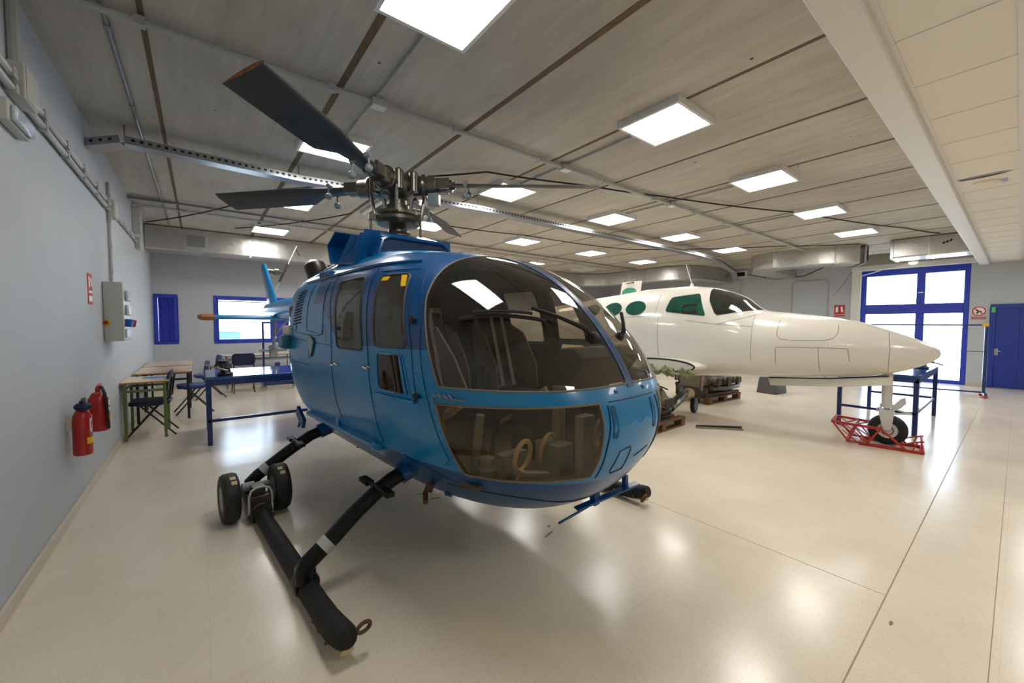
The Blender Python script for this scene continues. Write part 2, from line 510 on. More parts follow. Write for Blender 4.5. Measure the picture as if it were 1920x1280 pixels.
# floor stain and scraps of dirt
st = MB()
def blob(cx, cy, r, sx, sy, n=14, rot=0.0):
    pts = []
    for i in range(n):
        a = 2 * pi * i / n
        k = r * random.uniform(0.75, 1.2)
        x, y = k * cos(a) * sx, k * sin(a) * sy
        pts.append((cx + x * cos(rot) - y * sin(rot), cy + x * sin(rot) + y * cos(rot), 0.0002))
    return pts
for (cx, cy, r, sx, sy, rot) in ((1.92, 2.02, 0.05, 1.3, 0.2, 0.3), (2.0, 2.1, 0.02, 1.0, 0.6, 0.2), (1.55, 3.05, 0.04, 1.5, 0.25, -0.2), (1.5, 3.2, 0.03, 1.5, 0.3, -0.2), (2.70, 0.345, 0.02, 1.2, 0.35, 0)):
    st.prism(blob(cx, cy, r, sx, sy, rot=rot), (0, 0, 0.0006))
sto = st.build('floor_stain', mat('dried_oil_stain', (126, 104, 74), 0.5, var=0.3, scale=30), smooth=0)
tag(sto, 'brown dried stains on the pale floor under the blue nose', 'stain'); sto['kind'] = 'stuff'

# bare concrete ceiling, one plank wide each with a mortar joint between
struct(MB().bb((XL - 0.3, 0.55, ZC), (XR + 0.3, YB + 0.3, ZC + 0.2)).build('ceiling', M['ceil'], smooth=0))
jj = MB()
for i in range(14):
    x = -0.24 + 1.185 * i
    wd = 0.05 if i in (1, 2) else 0.032
    if x < XR - 0.1: jj.bb((x - wd / 2, 0.66, ZC - 0.004), (x + wd / 2, YB, ZC + 0.01))
struct(jj.build('trim_2', M['joint'], smooth=0))

# long cream beam and lower suspended ceiling on the near side
ZT = 3.0
struct(MB().bb((-0.8, 0.49, 2.95), (XR, 0.66, ZC + 0.2)).build('trim_3', M['beam'], bev=0.012))
struct(MB().bb((XL - 0.3, YF, ZT), (XR + 0.3, 0.50, ZT + 0.05)).build('ceiling_2', M['tile'], smooth=0))
tg = MB()
for i in range(26):
    x = 0.34 - 1.3 + 0.6525 * i
    tg.bb((x - 0.006, 0.06, ZT - 0.004), (x + 0.006, 0.47, ZT + 0.001))
tg.bb((-0.8, 0.465, ZT - 0.006), (XR, 0.49, ZT))
tg.bb((-0.8, 0.02, ZT - 0.012), (XR, 0.06, ZT))
for i in range(26):
    x = 0.34 - 1.3 + 0.6525 * i
    tg.bb((x - 0.01, YF, ZT - 0.004), (x + 0.01, 0.02, ZT + 0.001))
struct(tg.build('trim_4', M['beam'], smooth=0))

def wall_with_holes(name, m, axis, pos, lo, hi, z0, z1, holes, thick):
    """wall as boxes around rectangular openings; axis 'x': wall on plane x=pos running along y"""
    b = MB()
    cuts = sorted(set([lo, hi] + [h[0] for h in holes] + [h[1] for h in holes]))
    for a, c in zip(cuts[:-1], cuts[1:]):
        mid = (a + c) / 2
        zs = [(z0, z1)]
        for h in holes:
            if h[0] <= mid <= h[1]:
                zs = [(z0, h[2]), (h[3], z1)]
        for (p, q) in zs:
            if q - p < 1e-4: continue
            if axis == 'x': b.bb((pos, a, p), (pos + thick, c, q))
            else: b.bb((a, pos, p), (c, pos + thick, q))
    return struct(b.build(name, m, smooth=0))

wall_with_holes('wall_left', M['wall'], 'x', XL - 0.25, YF, YB, 0, ZC, [], 0.25)
W1 = (-0.795, -0.385, 1.02, 2.14); W2 = (0.265, 2.62, 1.01, 2.145)
wall_with_holes('wall_back', M['wallback'], 'y', YB, XL - 0.25, XR + 0.25, 0, ZC, [W1, W2], 0.25)
DG = (0.79, 2.85, 0.0, 3.02)
wall_with_holes('wall_right', M['wall'], 'x', XR, YF, YB, 0, ZC, [DG], 0.25)
wall_with_holes('wall_front', M['wall'], 'y', YF - 0.25, XL - 0.25, XR + 0.25, 0, ZC, [], 0.25)
struct(MB().bb((XL, YF, 0), (XL + 0.015, YB, 0.085)).build('baseboard_left', M['base'], bev=0.003))
struct(MB().bb((XL, YB - 0.015, 0), (XR, YB, 0.085)).build('baseboard_back', M['base'], bev=0.003))
bbr = MB().bb((XR - 0.015, 2.95, 0), (XR, YB, 0.085)); bbr.bb((XR - 0.015, 0.46, 0), (XR, 0.79, 0.085))
struct(bbr.build('baseboard_right', M['base'], bev=0.003))
# shallow roof girder over the end wall and the white jamb beside the glass door
struct(MB().bb((XR - 0.32, 0.66, 3.14), (XR, 3.05, ZC)).build('trim_5', mat('grey_lintel', (150, 146, 138), 0.8, var=0.1), bev=0.01))
struct(MB().bb((XR - 0.10, 2.85, 0), (XR, 3.06, 3.2)).build('trim_6', M['white'], bev=0.01))
struct(MB().bb((XR - 0.20, 0.7, 3.02), (XR - 0.01, 3.05, 3.15)).build('trim_7', M['white'], bev=0.01))

# outside: pale yard and the low building over the road, seen blown out through the panes
struct(MB().bb((XR + 0.25, -40, -0.15), (90, 60, -0.02)).build('ground', mat('pale_yard_concrete', (225, 222, 214), 0.8, var=0.05), smooth=0))
struct(MB().bb((-60, YB + 0.25, -0.15), (XR + 0.25, 90, -0.02)).build('ground_2', mat('pale_yard_gravel', (215, 216, 214), 0.9, var=0.05), smooth=0))
bl = MB().bb((-12, 40, 0), (2.6, 50, 0.8)); 
bo = thing('warehouse', 'long low pale warehouse seen outside through the bright window', 'building')
bl.build('wall', mat('pale_teal_cladding', (110, 150, 160), 0.7), bo, smooth=0)
MB().bb((2.6, 40, 0), (14, 50, 0.8)).build('annex', mat('white_cladding', (235, 235, 232), 0.7), bo, smooth=0)
MB().bb((-12.3, 39.6, 0.8), (14.3, 50, 0.9)).build('roof', mat('grey_roof_edge', (190, 196, 200), 0.7), bo, smooth=0)
tr = thing('tree', 'scrubby tree coloured pale for the glare beyond the yard in the top right pane', 'tree', (60, 4.6, 0))  # outdoor glare is put into the near-white trunk and leaf colours
MB().tube([(0, 0, 0), (0.1, 0.1, 3.0), (0, 0.3, 5.5)], [0.3, 0.22, 0.1], 8).build('trunk', mat('glare_pale_bark', (225, 225, 220), 0.9), tr)
cr = MB()
for i in range(26):
    cr.sphere((random.uniform(-1.2, 1.2), random.uniform(-1.6, 1.6), 6.7 + random.uniform(-0.35, 0.4)), random.uniform(0.2, 0.45), 8, 6)
cr.build('glare_pale_foliage', mat('glare_pale_foliage', (196, 200, 190), 0.9, var=0.3), tr)

# windows in the back wall
def blind(o, x0, x1, z0, z1, y, name='blind'):
    b = MB(); n = int((z1 - z0) / 0.042)
    for i in range(n):
        z = z0 + 0.02 + i * 0.042
        b.box(((x0 + x1) / 2, y, z), (x1 - x0, 0.05, 0.0025), (radians(74), 0, 0))
    for xx in (x0 + 0.25 * (x1 - x0), x0 + 0.75 * (x1 - x0)):
        b.bb((xx - 0.012, y - 0.02, z0), (xx + 0.012, y - 0.018, z1))
    b.bb((x0, y - 0.025, z1 - 0.03), (x1, y + 0.02, z1))
    return b.build(name, mat('blue_slat_blind', (26, 44, 158), 0.45), o, smooth=0)

def framed(name, x0, x1, z0, z1, mull=(), fw=0.07):
    o = thing(name, '', 'window', ((x0 + x1) / 2, YB, z0))
    del o['category']; del o['label']; o['kind'] = 'structure'
    cx = (x0 + x1) / 2
    f = MB()
    def B(a0, a1, b0, b1, d0=-0.02, d1=0.08): f.bb((a0 - cx, d0, b0 - z0), (a1 - cx, d1, b1 - z0))
    B(x0, x1, z0, z0 + fw); B(x0, x1, z1 - fw, z1); B(x0, x0 + fw, z0 + fw, z1 - fw); B(x1 - fw, x1, z0 + fw, z1 - fw)
    for q in mull: B(q - fw * 0.6, q + fw * 0.6, z0 + fw, z1 - fw)
    f.build('window_frame', M['winblue'], o, bev=0.006)
    MB().bb((x0 - cx + 0.02, 0.035, 0.02), (x1 - cx - 0.02, 0.041, z1 - z0 - 0.02)).build('pane', M['winglass'], o, smooth=0)
    return o, cx
w1, cx = framed('window_1', *W1)
blind(w1, W1[0] + 0.075 - cx, W1[1] - 0.07 - cx, 0.07, W1[3] - W1[2] - 0.07, 0.0)
w2, cx = framed('window_2', *W2, mull=(1.47, ), fw=0.095)
blind(w2, 1.53 - cx, W2[1] - 0.09 - cx, 0.09, W2[3] - W2[2] - 0.09, 0.0)
hd = MB(); hd.bb((0.36 - cx, 0.0, W2[3] - W2[2] - 0.14), (1.41 - cx, 0.03, W2[3] - W2[2] - 0.115))
hd.build('blind_rail', M['pvc'], w2)

# glazed outside door, all bars one frame
d1 = bpy.data.objects.new('door_1', None); C.objects.link(d1); d1.location = (XR, 1.82, 0); d1['kind'] = 'structure'
f = MB()
def B(y0, y1, z0, z1): f.bb((0.02, y0 - 1.82, z0), (0.12, y1 - 1.82, z1))
B(0.79, 2.85, 2.86, 3.02); B(0.79, 2.85, 0.0, 0.09); B(0.79, 0.89, 0.09, 2.86); B(2.74, 2.85, 0.09, 2.86)
B(1.57, 1.73, 0.09, 1.80); B(1.57, 1.73, 2.06, 2.86); B(0.89, 2.74, 1.80, 2.06)
f.build('door_frame', M['winblue'], d1, bev=0.008)
MB().bb((0.065, 0.8 - 1.82, 0.03), (0.072, 2.84 - 1.82, 3.0)).build('pane', M['winglass'], d1, smooth=0)
MB().bb((0.0, 1.60 - 1.82, 2.34), (0.03, 1.70 - 1.82, 2.37)).build('door_closer', M['white'], d1)
# blue steel door
d2 = bpy.data.objects.new('door_2', None); C.objects.link(d2); d2.location = (XR, -0.1, 0); d2['kind'] = 'structure'
f = MB(); f.bb((-0.05, 0.46, 0), (0.02, 0.55, 1.9)); f.bb((-0.05, -0.75, 1.9), (0.02, 0.55, 2.0)); f.bb((-0.05, -0.75, 0), (0.02, -0.66, 1.9))
f.build('door_frame', M['doorblue'], d2, bev=0.006)
lf = MB(); lf.bb((-0.03, -0.66, 0.01), (0.01, 0.10, 1.895)); lf.bb((-0.03, 0.105, 0.01), (0.01, 0.455, 1.895))
lf.build('door_leaf', M['doorblue'], d2, bev=0.004)
h = MB(); h.bb((-0.045, 0.40, 0.78), (-0.03, 0.47, 0.94)); h.tube([(-0.05, 0.435, 0.88), (-0.085, 0.435, 0.88), (-0.085, 0.36, 0.88)], 0.011, 8)
h.build('door_handle', M['chrome'], d2)
e = MB(); e.bb((-0.054, 0.47, 1.80), (-0.0505, 0.53, 1.93)); e.build('exit_sticker', M['greenink'], d2)

# ------------------------------------------------------------------ ceiling lamps
LX = (1.17, 3.50, 5.85, 8.20, 10.55); LY = (2.13, 4.58, 7.08, 9.45)
colname = ('nearest the left wall', 'second from the left wall', 'third from the left wall', 'fourth from the left wall', 'fifth from the left wall')
rowname = ('row nearest the cream beam', 'second row from cream beam', 'third row from cream beam', 'back row by the windows')
proto = None
for jy, y in enumerate(LY):
    for ix, x in enumerate(LX):
        lab = 'square ceiling lamp %s, %s' % (colname[ix], rowname[jy])
        off = (ix == 4 and jy == 3)
        if off:
            lab = 'unlit grey square ceiling lamp at the far end of the back row'
        if proto is None or off:
            t = thing('ceiling_lamp', lab, 'ceiling lamp', (x, y, ZC), 0, 'square ceiling lamps')
            fr = MB(); o_, i_, h_ = 0.31, 0.283, 0.062
            ring = lambda a, z: [(-a, -a, z), (a, -a, z), (a, a, z), (-a, a, z)]
            fr.loft([ring(o_, 0), ring(o_, -h_), ring(i_, -h_), ring(i_, -h_ + 0.008)], caps=False)
            fr.build('lamp_frame', M['lampframe'], t, smooth=0)
            MB().bb((-i_, -i_, -h_ + 0.006), (i_, i_, -h_ + 0.012)).build('diffuser', M['diffuser_off'] if off else M['diffuser'], t, smooth=0)
            if proto is None: proto = t
        else:
            dup(proto, (x, y, ZC), 0, lab)
# lamps in the near-side suspended ceiling; first two added unseen to light the floor
for k, (x, y) in enumerate(((2.0, -1.4), (5.4, -1.4), (8.8, -0.45), (12.2, -0.45))):
    lab = ('added unseen fill lamp in the cream tiled ceiling nearest the left wall', 'added unseen fill lamp in the cream tiled ceiling second from the left wall',
           'square lamp in the cream tiled ceiling at the right edge of the photo, nearer one', 'square lamp in the cream tiled ceiling at the right edge of the photo, farther one')[k]
    dup(proto, (x, y, ZT + 0.03), 0, lab)
# round ceiling detector with its sooty stain in the tiled ceiling
sd = thing('smoke_detector', 'round white detector on the cream tiled ceiling with black soot beside it', 'detector', (6.55, 0.27, ZT))
MB().lathe([(0.10, 0.0), (0.10, -0.012), (0.07, -0.03), (0.0, -0.034)], n=24).build('detector_cover', M['tile'], sd)
MB().bb((-0.05, -0.14, -0.012), (0.07, -0.10, -0.002)).build('status_lamp', M['lens'], sd)
sm = MB().prism([(p[0] + 0.0 - 0.28, p[1], -0.0015) for p in [(a * 1.0, b) for a, b in ((-0.05, -0.20), (0.02, -0.1), (0.05, 0.02), (0.04, 0.16), (-0.03, 0.19), (-0.07, 0.1), (-0.08, -0.1))]], (0, 0, 0.001))
sm.build('soot_stain', M['blackink'], sd)
# cassette air diffuser behind the rotor head
ca = thing('air_diffuser', 'square ceiling air cassette with dark slots behind the rotor head', 'air vent', (2.70, 6.60, ZC - .001))
MB().bb((-0.47, -0.47, -0.05), (0.47, 0.47, 0)).build('housing', M['beam'], ca, bev=0.01)
sl = MB()
for s_ in (-1, 1):
    sl.bb((-0.39, s_ * 0.36 - 0.04, -0.056), (0.39, s_ * 0.36 + 0.04, -0.049)); sl.bb((s_ * 0.36 - 0.04, -0.39, -0.056), (s_ * 0.36 + 0.04, 0.39, -0.049))
sl.build('air_slot', M['black'], ca)
MB().bb((-0.31, -0.31, -0.058), (0.31, 0.31, -0.05)).build('grille', M['deskwood'], ca)

# ------------------------------------------------------------------ services on ceiling and walls
def clips(b, a, c, n, r):
    a, c = Vector(a), Vector(c)
    for i in range(n):
        p = a.lerp(c, (i + 0.5) / n)
        b.box(p, (r * 2.3, r * 2.3, r * 2.3))
def pipe(name, pts, r, m, label, cat, n=8, nclip=0, group=None):
    b = MB().tube(pts, r, n)
    if nclip:
        for a, c in zip(pts[:-1], pts[1:]): clips(b, a, c, nclip, r)
    return tag(b.build(name, m), label, cat, group)
pipe('ceiling_pipe', [(XL, 3.45, 3.37), (14.9, 3.42, 3.37)], 0.024, M['pvc'], 'long grey conduit crossing the concrete ceiling in front of the rotor', 'pipe', 10, 14)
pipe('ceiling_conduit', [(-0.42, 0.7, 3.40), (-0.42, 10.2, 3.40)], 0.014, M['pvcd'], 'thin dark conduit on the ceiling running beside the left wall', 'pipe', 8, 8)
pipe('ceiling_conduit', [(1.22, 2.45, 3.40), (1.22, 4.3, 3.40)], 0.012, M['pvc'], 'short thin conduit between the two lamps nearest the left wall', 'pipe', 8, 3)
pipe('ceiling_conduit', [(3.5, 2.4, 3.40), (3.5, 4.28, 3.40)], 0.012, M['pvc'], 'thin conduit between the two lamps right of the rotor', 'pipe', 8, 3)
pipe('ceiling_conduit', [(5.85, 2.45, 3.40), (5.85, 4.28, 3.40)], 0.012, M['pvc'], 'thin conduit between the third lamps of the two nearest rows', 'pipe', 8, 3)
pipe('ceiling_conduit', [(8.2, 2.45, 3.40), (8.2, 4.28, 3.40)], 0.012, M['pvc'], 'thin conduit between the fourth lamps of the two nearest rows', 'pipe', 8, 3)
pipe('ceiling_pipe', [(XL, 8.3, 3.38), (-0.3, 8.27, 3.38), (12.0, 8.25, 3.38)], 0.018, M['pvcd'], 'dark conduit crossing the ceiling behind the rotor, nearer of two', 'pipe', 8, 10)
pipe('ceiling_pipe', [(XL + 0.02, 8.75, 3.38), (12.0, 8.7, 3.38)], 0.018, M['pvc'], 'grey conduit crossing the ceiling behind the rotor, farther of two', 'pipe', 8, 10)
jb = thing('junction_box', 'grey junction box on the long ceiling conduit above the raised blade', 'junction box', (1.25, 3.45, 3.40), 0, 'ceiling junction boxes')
MB().box((0, 0, -0.03), (0.14, 0.10, 0.06)).build('box', M['pvc'], jb, bev=0.006)
MB().box((0, 0, -0.062), (0.12, 0.085, 0.008)).build('lid', M['white'], jb, bev=0.003)
dup(jb, (3.5, 3.44, 3.40), 0, 'grey junction box on the long ceiling conduit right of the rotor')
dup(jb, (5.85, 3.43, 3.40), 0, 'grey junction box on the long ceiling conduit right of the plane antenna')

# perforated cable tray
def tray(name, pts, wd, ht, label):
    t = thing(name, label, 'cable tray')
    b = MB()
    for a, c in zip(pts[:-1], pts[1:]):
        a, c = Vector(a), Vector(c)
        d = (c - a).normalized(); sd_ = Vector((0, 0, 1)).cross(d).normalized()
        b.bar(a, c, wd, 0.004)
        for k in (-1, 1):
            o_ = sd_ * k * wd / 2 + Vector((0, 0, ht / 2))
            b.bar(a + o_, c + o_, 0.004, ht)
    b.build('channel', M['galv'], t, smooth=0)
    h = MB()
    for a, c in zip(pts[:-1], pts[1:]):
        a, c = Vector(a), Vector(c)
        d = (c - a); n = int(d.length / 0.06); dn = d.normalized(); sd_ = Vector((0, 0, 1)).cross(dn).normalized()
        for i in range(1, n):
            p = a + d * i / n + Vector((0, 0, ht * 0.55))
            h.bar(p + sd_ * (-wd / 2 - 0.004) - dn * 0.014, p + sd_ * (-wd / 2 - 0.004) + dn * 0.014, 0.003, 0.022)
    h.build('slot_holes', M['black'], t, smooth=0)['kind'] = 'stuff'
    for a in pts[1:-1]:
        MB().tube([(a[0], a[1], a[2]), (a[0], a[1], ZC)], 0.006, 6).build('hanger', M['galv'], t)
    return t
tray('cable_tray', [(-0.80, 5.55, 3.15), (-0.53, 5.44, 3.22), (1.0, 5.52, 3.22), (3.4, 5.20, 3.22), (9.7, 5.08, 3.22), (11.4, 5.25, 3.22), (13.2, 5.6, 3.12), (14.7, 6.15, 3.0)], 0.16, 0.07, 'long galvanised perforated cable tray hung under the concrete ceiling')

# foil ducts
M['tape'] = mat('foil_tape', (215, 213, 208), 0.25, metal=0.8, bump=0.2)
def duct(name, path, wd, ht, z0, label, seams=0.9):
    t = thing(name, label, 'air duct')
    rings = []
    P_ = [Vector((p[0], p[1], 0)) for p in path]
    for i, p in enumerate(P_):
        d = (P_[min(i + 1, len(P_) - 1)] - P_[max(i - 1, 0)]).normalized()
        s_ = Vector((-d.y, d.x, 0))
        rings.append([p + s_ * a + Vector((0, 0, z0 + b)) for a, b in ((-wd / 2, 0.03), (-wd / 2 + 0.03, 0), (wd / 2 - 0.03, 0), (wd / 2, 0.03), (wd / 2, ht), (-wd / 2, ht))])
    MB().loft(rings).build('duct_shell', M['foil'], t, smooth=30)
    for a, c in zip(P_[:-1], P_[1:]):
        n = max(1, int((c - a).length / seams))
        d = (c - a).normalized(); s_ = Vector((-d.y, d.x, 0))
        if (c - a).length < 0.8: continue
        for i in range(1, n + 1):
            p = a.lerp(c, i / (n + 1))
            R = Matrix((d, s_, Vector((0, 0, 1)))).transposed()
            MB().box(p + Vector((0, 0, z0 + ht / 2)), (0.035, wd + 0.008, ht + 0.006), R).build('seam_tape', M['tape'], t, smooth=0)
    return t
dk = duct('air_duct', [(XL + 0.01, 10.75), (11.2, 10.75), (11.75, 10.6), (12.2, 10.25), (12.45, 9.7), (12.5, 7.3), (12.75, 6.85), (13.2, 6.68), (14.98, 6.65)], 0.55, 0.46, 2.94, 'long foil wrapped air duct along the back wall turning toward the far corner')
g = MB().bb((-0.2, 10.463, 3.03), (0.16, 10.475, 3.30)); g.build('vent_frame', M['pvc'], dk, bev=0.004)
g2 = MB()
for i in range(9): g2.bb((-0.17, 10.455, 3.055 + i * 0.025), (0.13, 10.464, 3.07 + i * 0.025))
g2.build('vent_slats', M['pvcd'], dk, smooth=0)
ik = MB()
for i, (dx, dz) in enumerate(((0, 0.10), (0.02, 0.07), (0.035, 0.04), (0.05, 0.01))): ik.box((1.82 + dx, 10.47, 3.08 + dz), (0.05, 0.006, 0.012), (0, 0.9, 0))
ik.build('marker_scrawl', M['blackink'], dk)
d2_ = duct('air_duct', [(14.98, 4.75), (13.0, 4.7), (12.45, 4.45), (12.25, 4.05), (12.35, 3.4), (12.75, 2.55)], 0.6, 0.44, 2.98, 'short foil air duct with an open end left of the glass door')
mo = MB(); mo.box((12.80, 2.45, 3.2), (0.62, 0.05, 0.46), (0, 0, radians(25))); mo.build('outlet_rim', M['galv'], d2_, bev=0.01)
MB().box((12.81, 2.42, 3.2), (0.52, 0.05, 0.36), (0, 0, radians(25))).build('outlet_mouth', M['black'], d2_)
d3_ = duct('air_duct', [(12.75, 1.85), (12.75, 0.68)], 0.75, 0.40, 3.0, 'wide foil air duct above the glass door beside the beam', 0.6)
fl = MB().bb((12.36, 1.82, 2.99), (13.14, 1.88, 3.41)); fl.build('duct_flange', M['galv'], d3_, bev=0.006)
ik = MB()
for k in range(3): ik.box((12.372, 0.95 + 0.05 * k, 3.27 - 0.02 * k), (0.006, 0.03, 0.05), (0.5, 0, 0))
ik.build('marker_scrawl', M['blackink'], d3_)

# emergency lamp, vents and small fittings high on the far walls
ev = thing('wall_vent', 'small white wall vent below the far end of the cable tray', 'air vent', (XR, 6.12, 3.12))
MB().bb((-0.05, -0.22, 0), (0, 0.22, 0.26)).build('vent_frame', M['white'], ev, bev=0.006)
MB().bb((-0.055, -0.16, 0.06), (-0.048, 0.16, 0.2)).build('vent_opening', M['black'], ev)
MB().bb((-0.10, 0.22, 0.05), (0, 0.34, 0.22)).build('bracket', M['galv'], ev, bev=0.004)
sp_ = thing('spot_lamp', 'small round lit spot lamp under the lintel of the glass door', 'lamp', (14.45, 1.75, 3.10))
MB().lathe([(0.02, 0.3), (0.02, 0.07), (0.09, 0.05), (0.10, 0.0)], n=16).build('lamp_housing', M['white'], sp_)
MB().sphere((0, 0, 0.0), 0.09, 14, 8, (1, 1, 0.55)).build('bulb', emis('lit_bulb', (255, 240, 205), 6.0), sp_)

# hanging black cables
def sag(name, pts, r, label, m=None):
    out = []
    for a, c in zip(pts[:-1], pts[1:]):
        a, c = Vector(a), Vector(c); n = 8
        for i in range(n):
            t = i / n; p = a.lerp(c, t); p.z -= 0.02 * (c - a).length * 4 * t * (1 - t) * 0.4
            out.append(p)
    out.append(Vector(pts[-1]))
    return tag(MB().tube(out, r, 6).build(name, m or M['cable']), label, 'cable')
sag('ceiling_cable', [(-0.75, 10.2, 3.39), (0.22, 8.35, 3.37), (0.9, 6.5, 3.37), (1.98, 5.05, 3.36), (2.85, 4.15, 3.38), (4.17, 3.68, 3.37), (5.45, 3.33, 3.39), (8.05, 2.36, 3.39), (11.0, 1.45, 3.40), (12.2, 1.1, 3.405)], 0.011, 'long black cable slung across the whole ceiling past the rotor head')
sag('ceiling_cable', [(0.6, 9.75, 3.39), (1.5, 8.3, 3.37), (2.1, 7.18, 3.39)], 0.010, 'black cable hanging left of the rotor head toward the air cassette')
sag('ceiling_cable', [(3.9, 6.9, 3.39), (5.5, 6.6, 3.39), (8.6, 6.2, 3.39), (11.2, 3.6, 3.4), (12.3, 2.4, 3.405)], 0.010, 'thin black cable along the ceiling between the second and third lamp rows')
sag('wall_cable', [(14.93, 5.85, 3.22), (14.9, 5.0, 2.98), (14.9, 4.2, 3.02), (14.9, 3.6, 3.3)], 0.014, 'black cable looping on the end wall below the short foil duct')
sag('door_cable', [(14.75, 2.9, 2.85), (14.7, 2.3, 3.02), (14.7, 1.8, 3.12)], 0.014, 'white cable drooping across the top corner of the glass door', M['white'])
sag('door_cable', [(14.85, 3.02, 3.1), (14.8, 3.3, 2.55), (14.8, 3.45, 2.35)], 0.008, 'thin loose grey wire hanging left of the white door jamb', M['pvcd'])
pipe('wall_conduit', [(14.97, 4.55, 1.2), (14.97, 4.55, 2.78), (14.97, 4.45, 2.85), (14.97, 3.72, 2.85), (14.97, 3.62, 2.78), (14.97, 3.62, 1.2)], 0.014, M['pvc'], 'thin conduit bent in an arch on the end wall behind the plane nose', 'pipe')
pipe('wall_conduit', [(14.97, 6.1, 0.1), (14.97, 6.1, 3.1)], 0.012, M['pvc'], 'straight thin conduit dropping from the small vent on the end wall', 'pipe')

# left wall: conduits, boxes, emergency light, switchboard, sign, extinguishers
xw = XL
pipe('wall_conduit', [(xw + 0.025, 3.15, 2.86), (xw + 0.025, 6.55, 2.86)], 0.024, M['pvc'], 'upper thick grey conduit along the top of the left wall', 'pipe', 10, 6)
pipe('wall_conduit', [(xw + 0.025, 3.2, 2.79), (xw + 0.025, 6.55, 2.79)], 0.020, M['pvc'], 'lower grey conduit along the top of the left wall', 'pipe', 10, 6)
pipe('wall_conduit', [(xw + 0.02, 6.65, 2.83), (xw + 0.02, 9.05, 2.83)], 0.018, M['pvc'], 'grey conduit on the left wall between two boxes past the cable tray', 'pipe', 8, 4)
pipe('wall_conduit', [(xw + 0.025, 3.55, 2.92), (xw + 0.025, 3.55, 3.42)], 0.03, M['pvc'], 'thick vertical conduit at the top left corner of the photo', 'pipe', 10)
pipe('wall_conduit', [(xw + 0.02, 6.5, 1.94), (xw + 0.02, 6.5, 3.1)], 0.016, M['pvc'], 'vertical grey conduit feeding the grey switchboard', 'pipe', 8, 4)
wb = thing('wall_box', 'beige junction box on the left wall near the cable tray', 'junction box', (xw, 6.6, 2.82), 0, 'wall junction boxes')
MB().bb((0, -0.11, -0.1), (0.07, 0.11, 0.1)).build('box', M['boxbeige'], wb, bev=0.008)
MB().bb((0.068, -0.1, -0.09), (0.076, 0.1, 0.09)).build('lid', M['boxbeige'], wb, bev=0.004)
dup(wb, (xw, 3.62, 2.86), 0, 'beige junction box where thick conduits meet at the left photo edge')
dup(wb, (xw, 9.15, 2.82), 0, 'beige junction box on the left wall next to the back duct')
tb = thing('tall_wall_box', 'tall beige box on the left wall in front of the back duct', 'junction box', (xw, 8.9, 3.15))
MB().bb((0, -0.13, -0.2), (0.1, 0.13, 0.2)).build('box', M['boxbeige'], tb, bev=0.01)
MB().tube([(0.05, 0.0, 0.2), (0.05, 0.0, 0.24), (0.3, 0, 0.25)], 0.016, 8).build('outlet_pipe', M['pvc'], tb)
el = thing('emergency_light', 'white emergency light low on the wall under the conduits at left edge', 'emergency light', (xw, 3.48, 2.62))
MB().bb((0, -0.17, -0.06), (0.05, 0.17, 0.06)).build('housing', M['boxbeige'], el, bev=0.01)
MB().bb((0.048, -0.15, -0.05), (0.075, 0.15, 0.035)).build('lens', M['lens'], el, bev=0.012)

sb = thing('switchboard', 'grey wall switchboard with red and yellow stop button and blue sockets', 'switchboard', (xw, 6.25, 1.30))
MB().bb((0, -0.22, 0), (0.16, 0.28, 0.64)).build('cabinet', M['boxbeige'], sb, bev=0.012)
mb_ = MB().lathe([(0.035, 0), (0.035, 0.012)], (0.02, -0.22, 0.20), (0, -1, 0), 16); mb_.build('button_plate', M['yellow'], sb)
MB().lathe([(0.022, 0), (0.022, 0.02), (0.018, 0.03)], (0.02, -0.23, 0.20), (0, -1, 0), 16).build('stop_button', M['redpaint'], sb)
for z in (0.50, 0.34):
    c_ = MB().bb((0.16, -0.10, z - 0.06), (0.19, 0.10, z + 0.06)); c_.build('socket_cover', M['lens'], sb, bev=0.015)
MB().lathe([(0.045, 0), (0.04, 0.06)], (0.16, -0.12, 0.20), (1, -0.2, -0.2), 16).build('blue_socket', mat('blue_plug', (30, 90, 180), 0.4), sb)
MB().lathe([(0.045, 0), (0.04, 0.07)], (0.16, 0.06, 0.20), (1, 0.1, -0.2), 16).build('red_socket', M['redpaint'], sb)
MB().bb((0.16, -0.15, 0.03), (0.175, 0.2, 0.13)).build('socket_cover', M['lens'], sb, bev=0.01)

sg = thing('wall_sign', 'tall red and white fire extinguisher sign on the left wall', 'sign', (xw, 5.42, 1.67))
MB().bb((0, -0.09, 0), (0.004, 0.09, 0.29)).build('sign_plate', M['redink'], sg)
k = MB(); k.bb((0.0045, -0.06, 0.16), (0.006, -0.01, 0.26)); k.bb((0.0045, 0.02, 0.17), (0.006, 0.06, 0.25)); k.bb((0.0045, -0.07, 0.03), (0.006, 0.07, 0.08)); k.bb((0.0045, -0.07, 0.11), (0.006, 0.07, 0.13))
k.build('pictogram', M['whiteink'], sg, smooth=0)

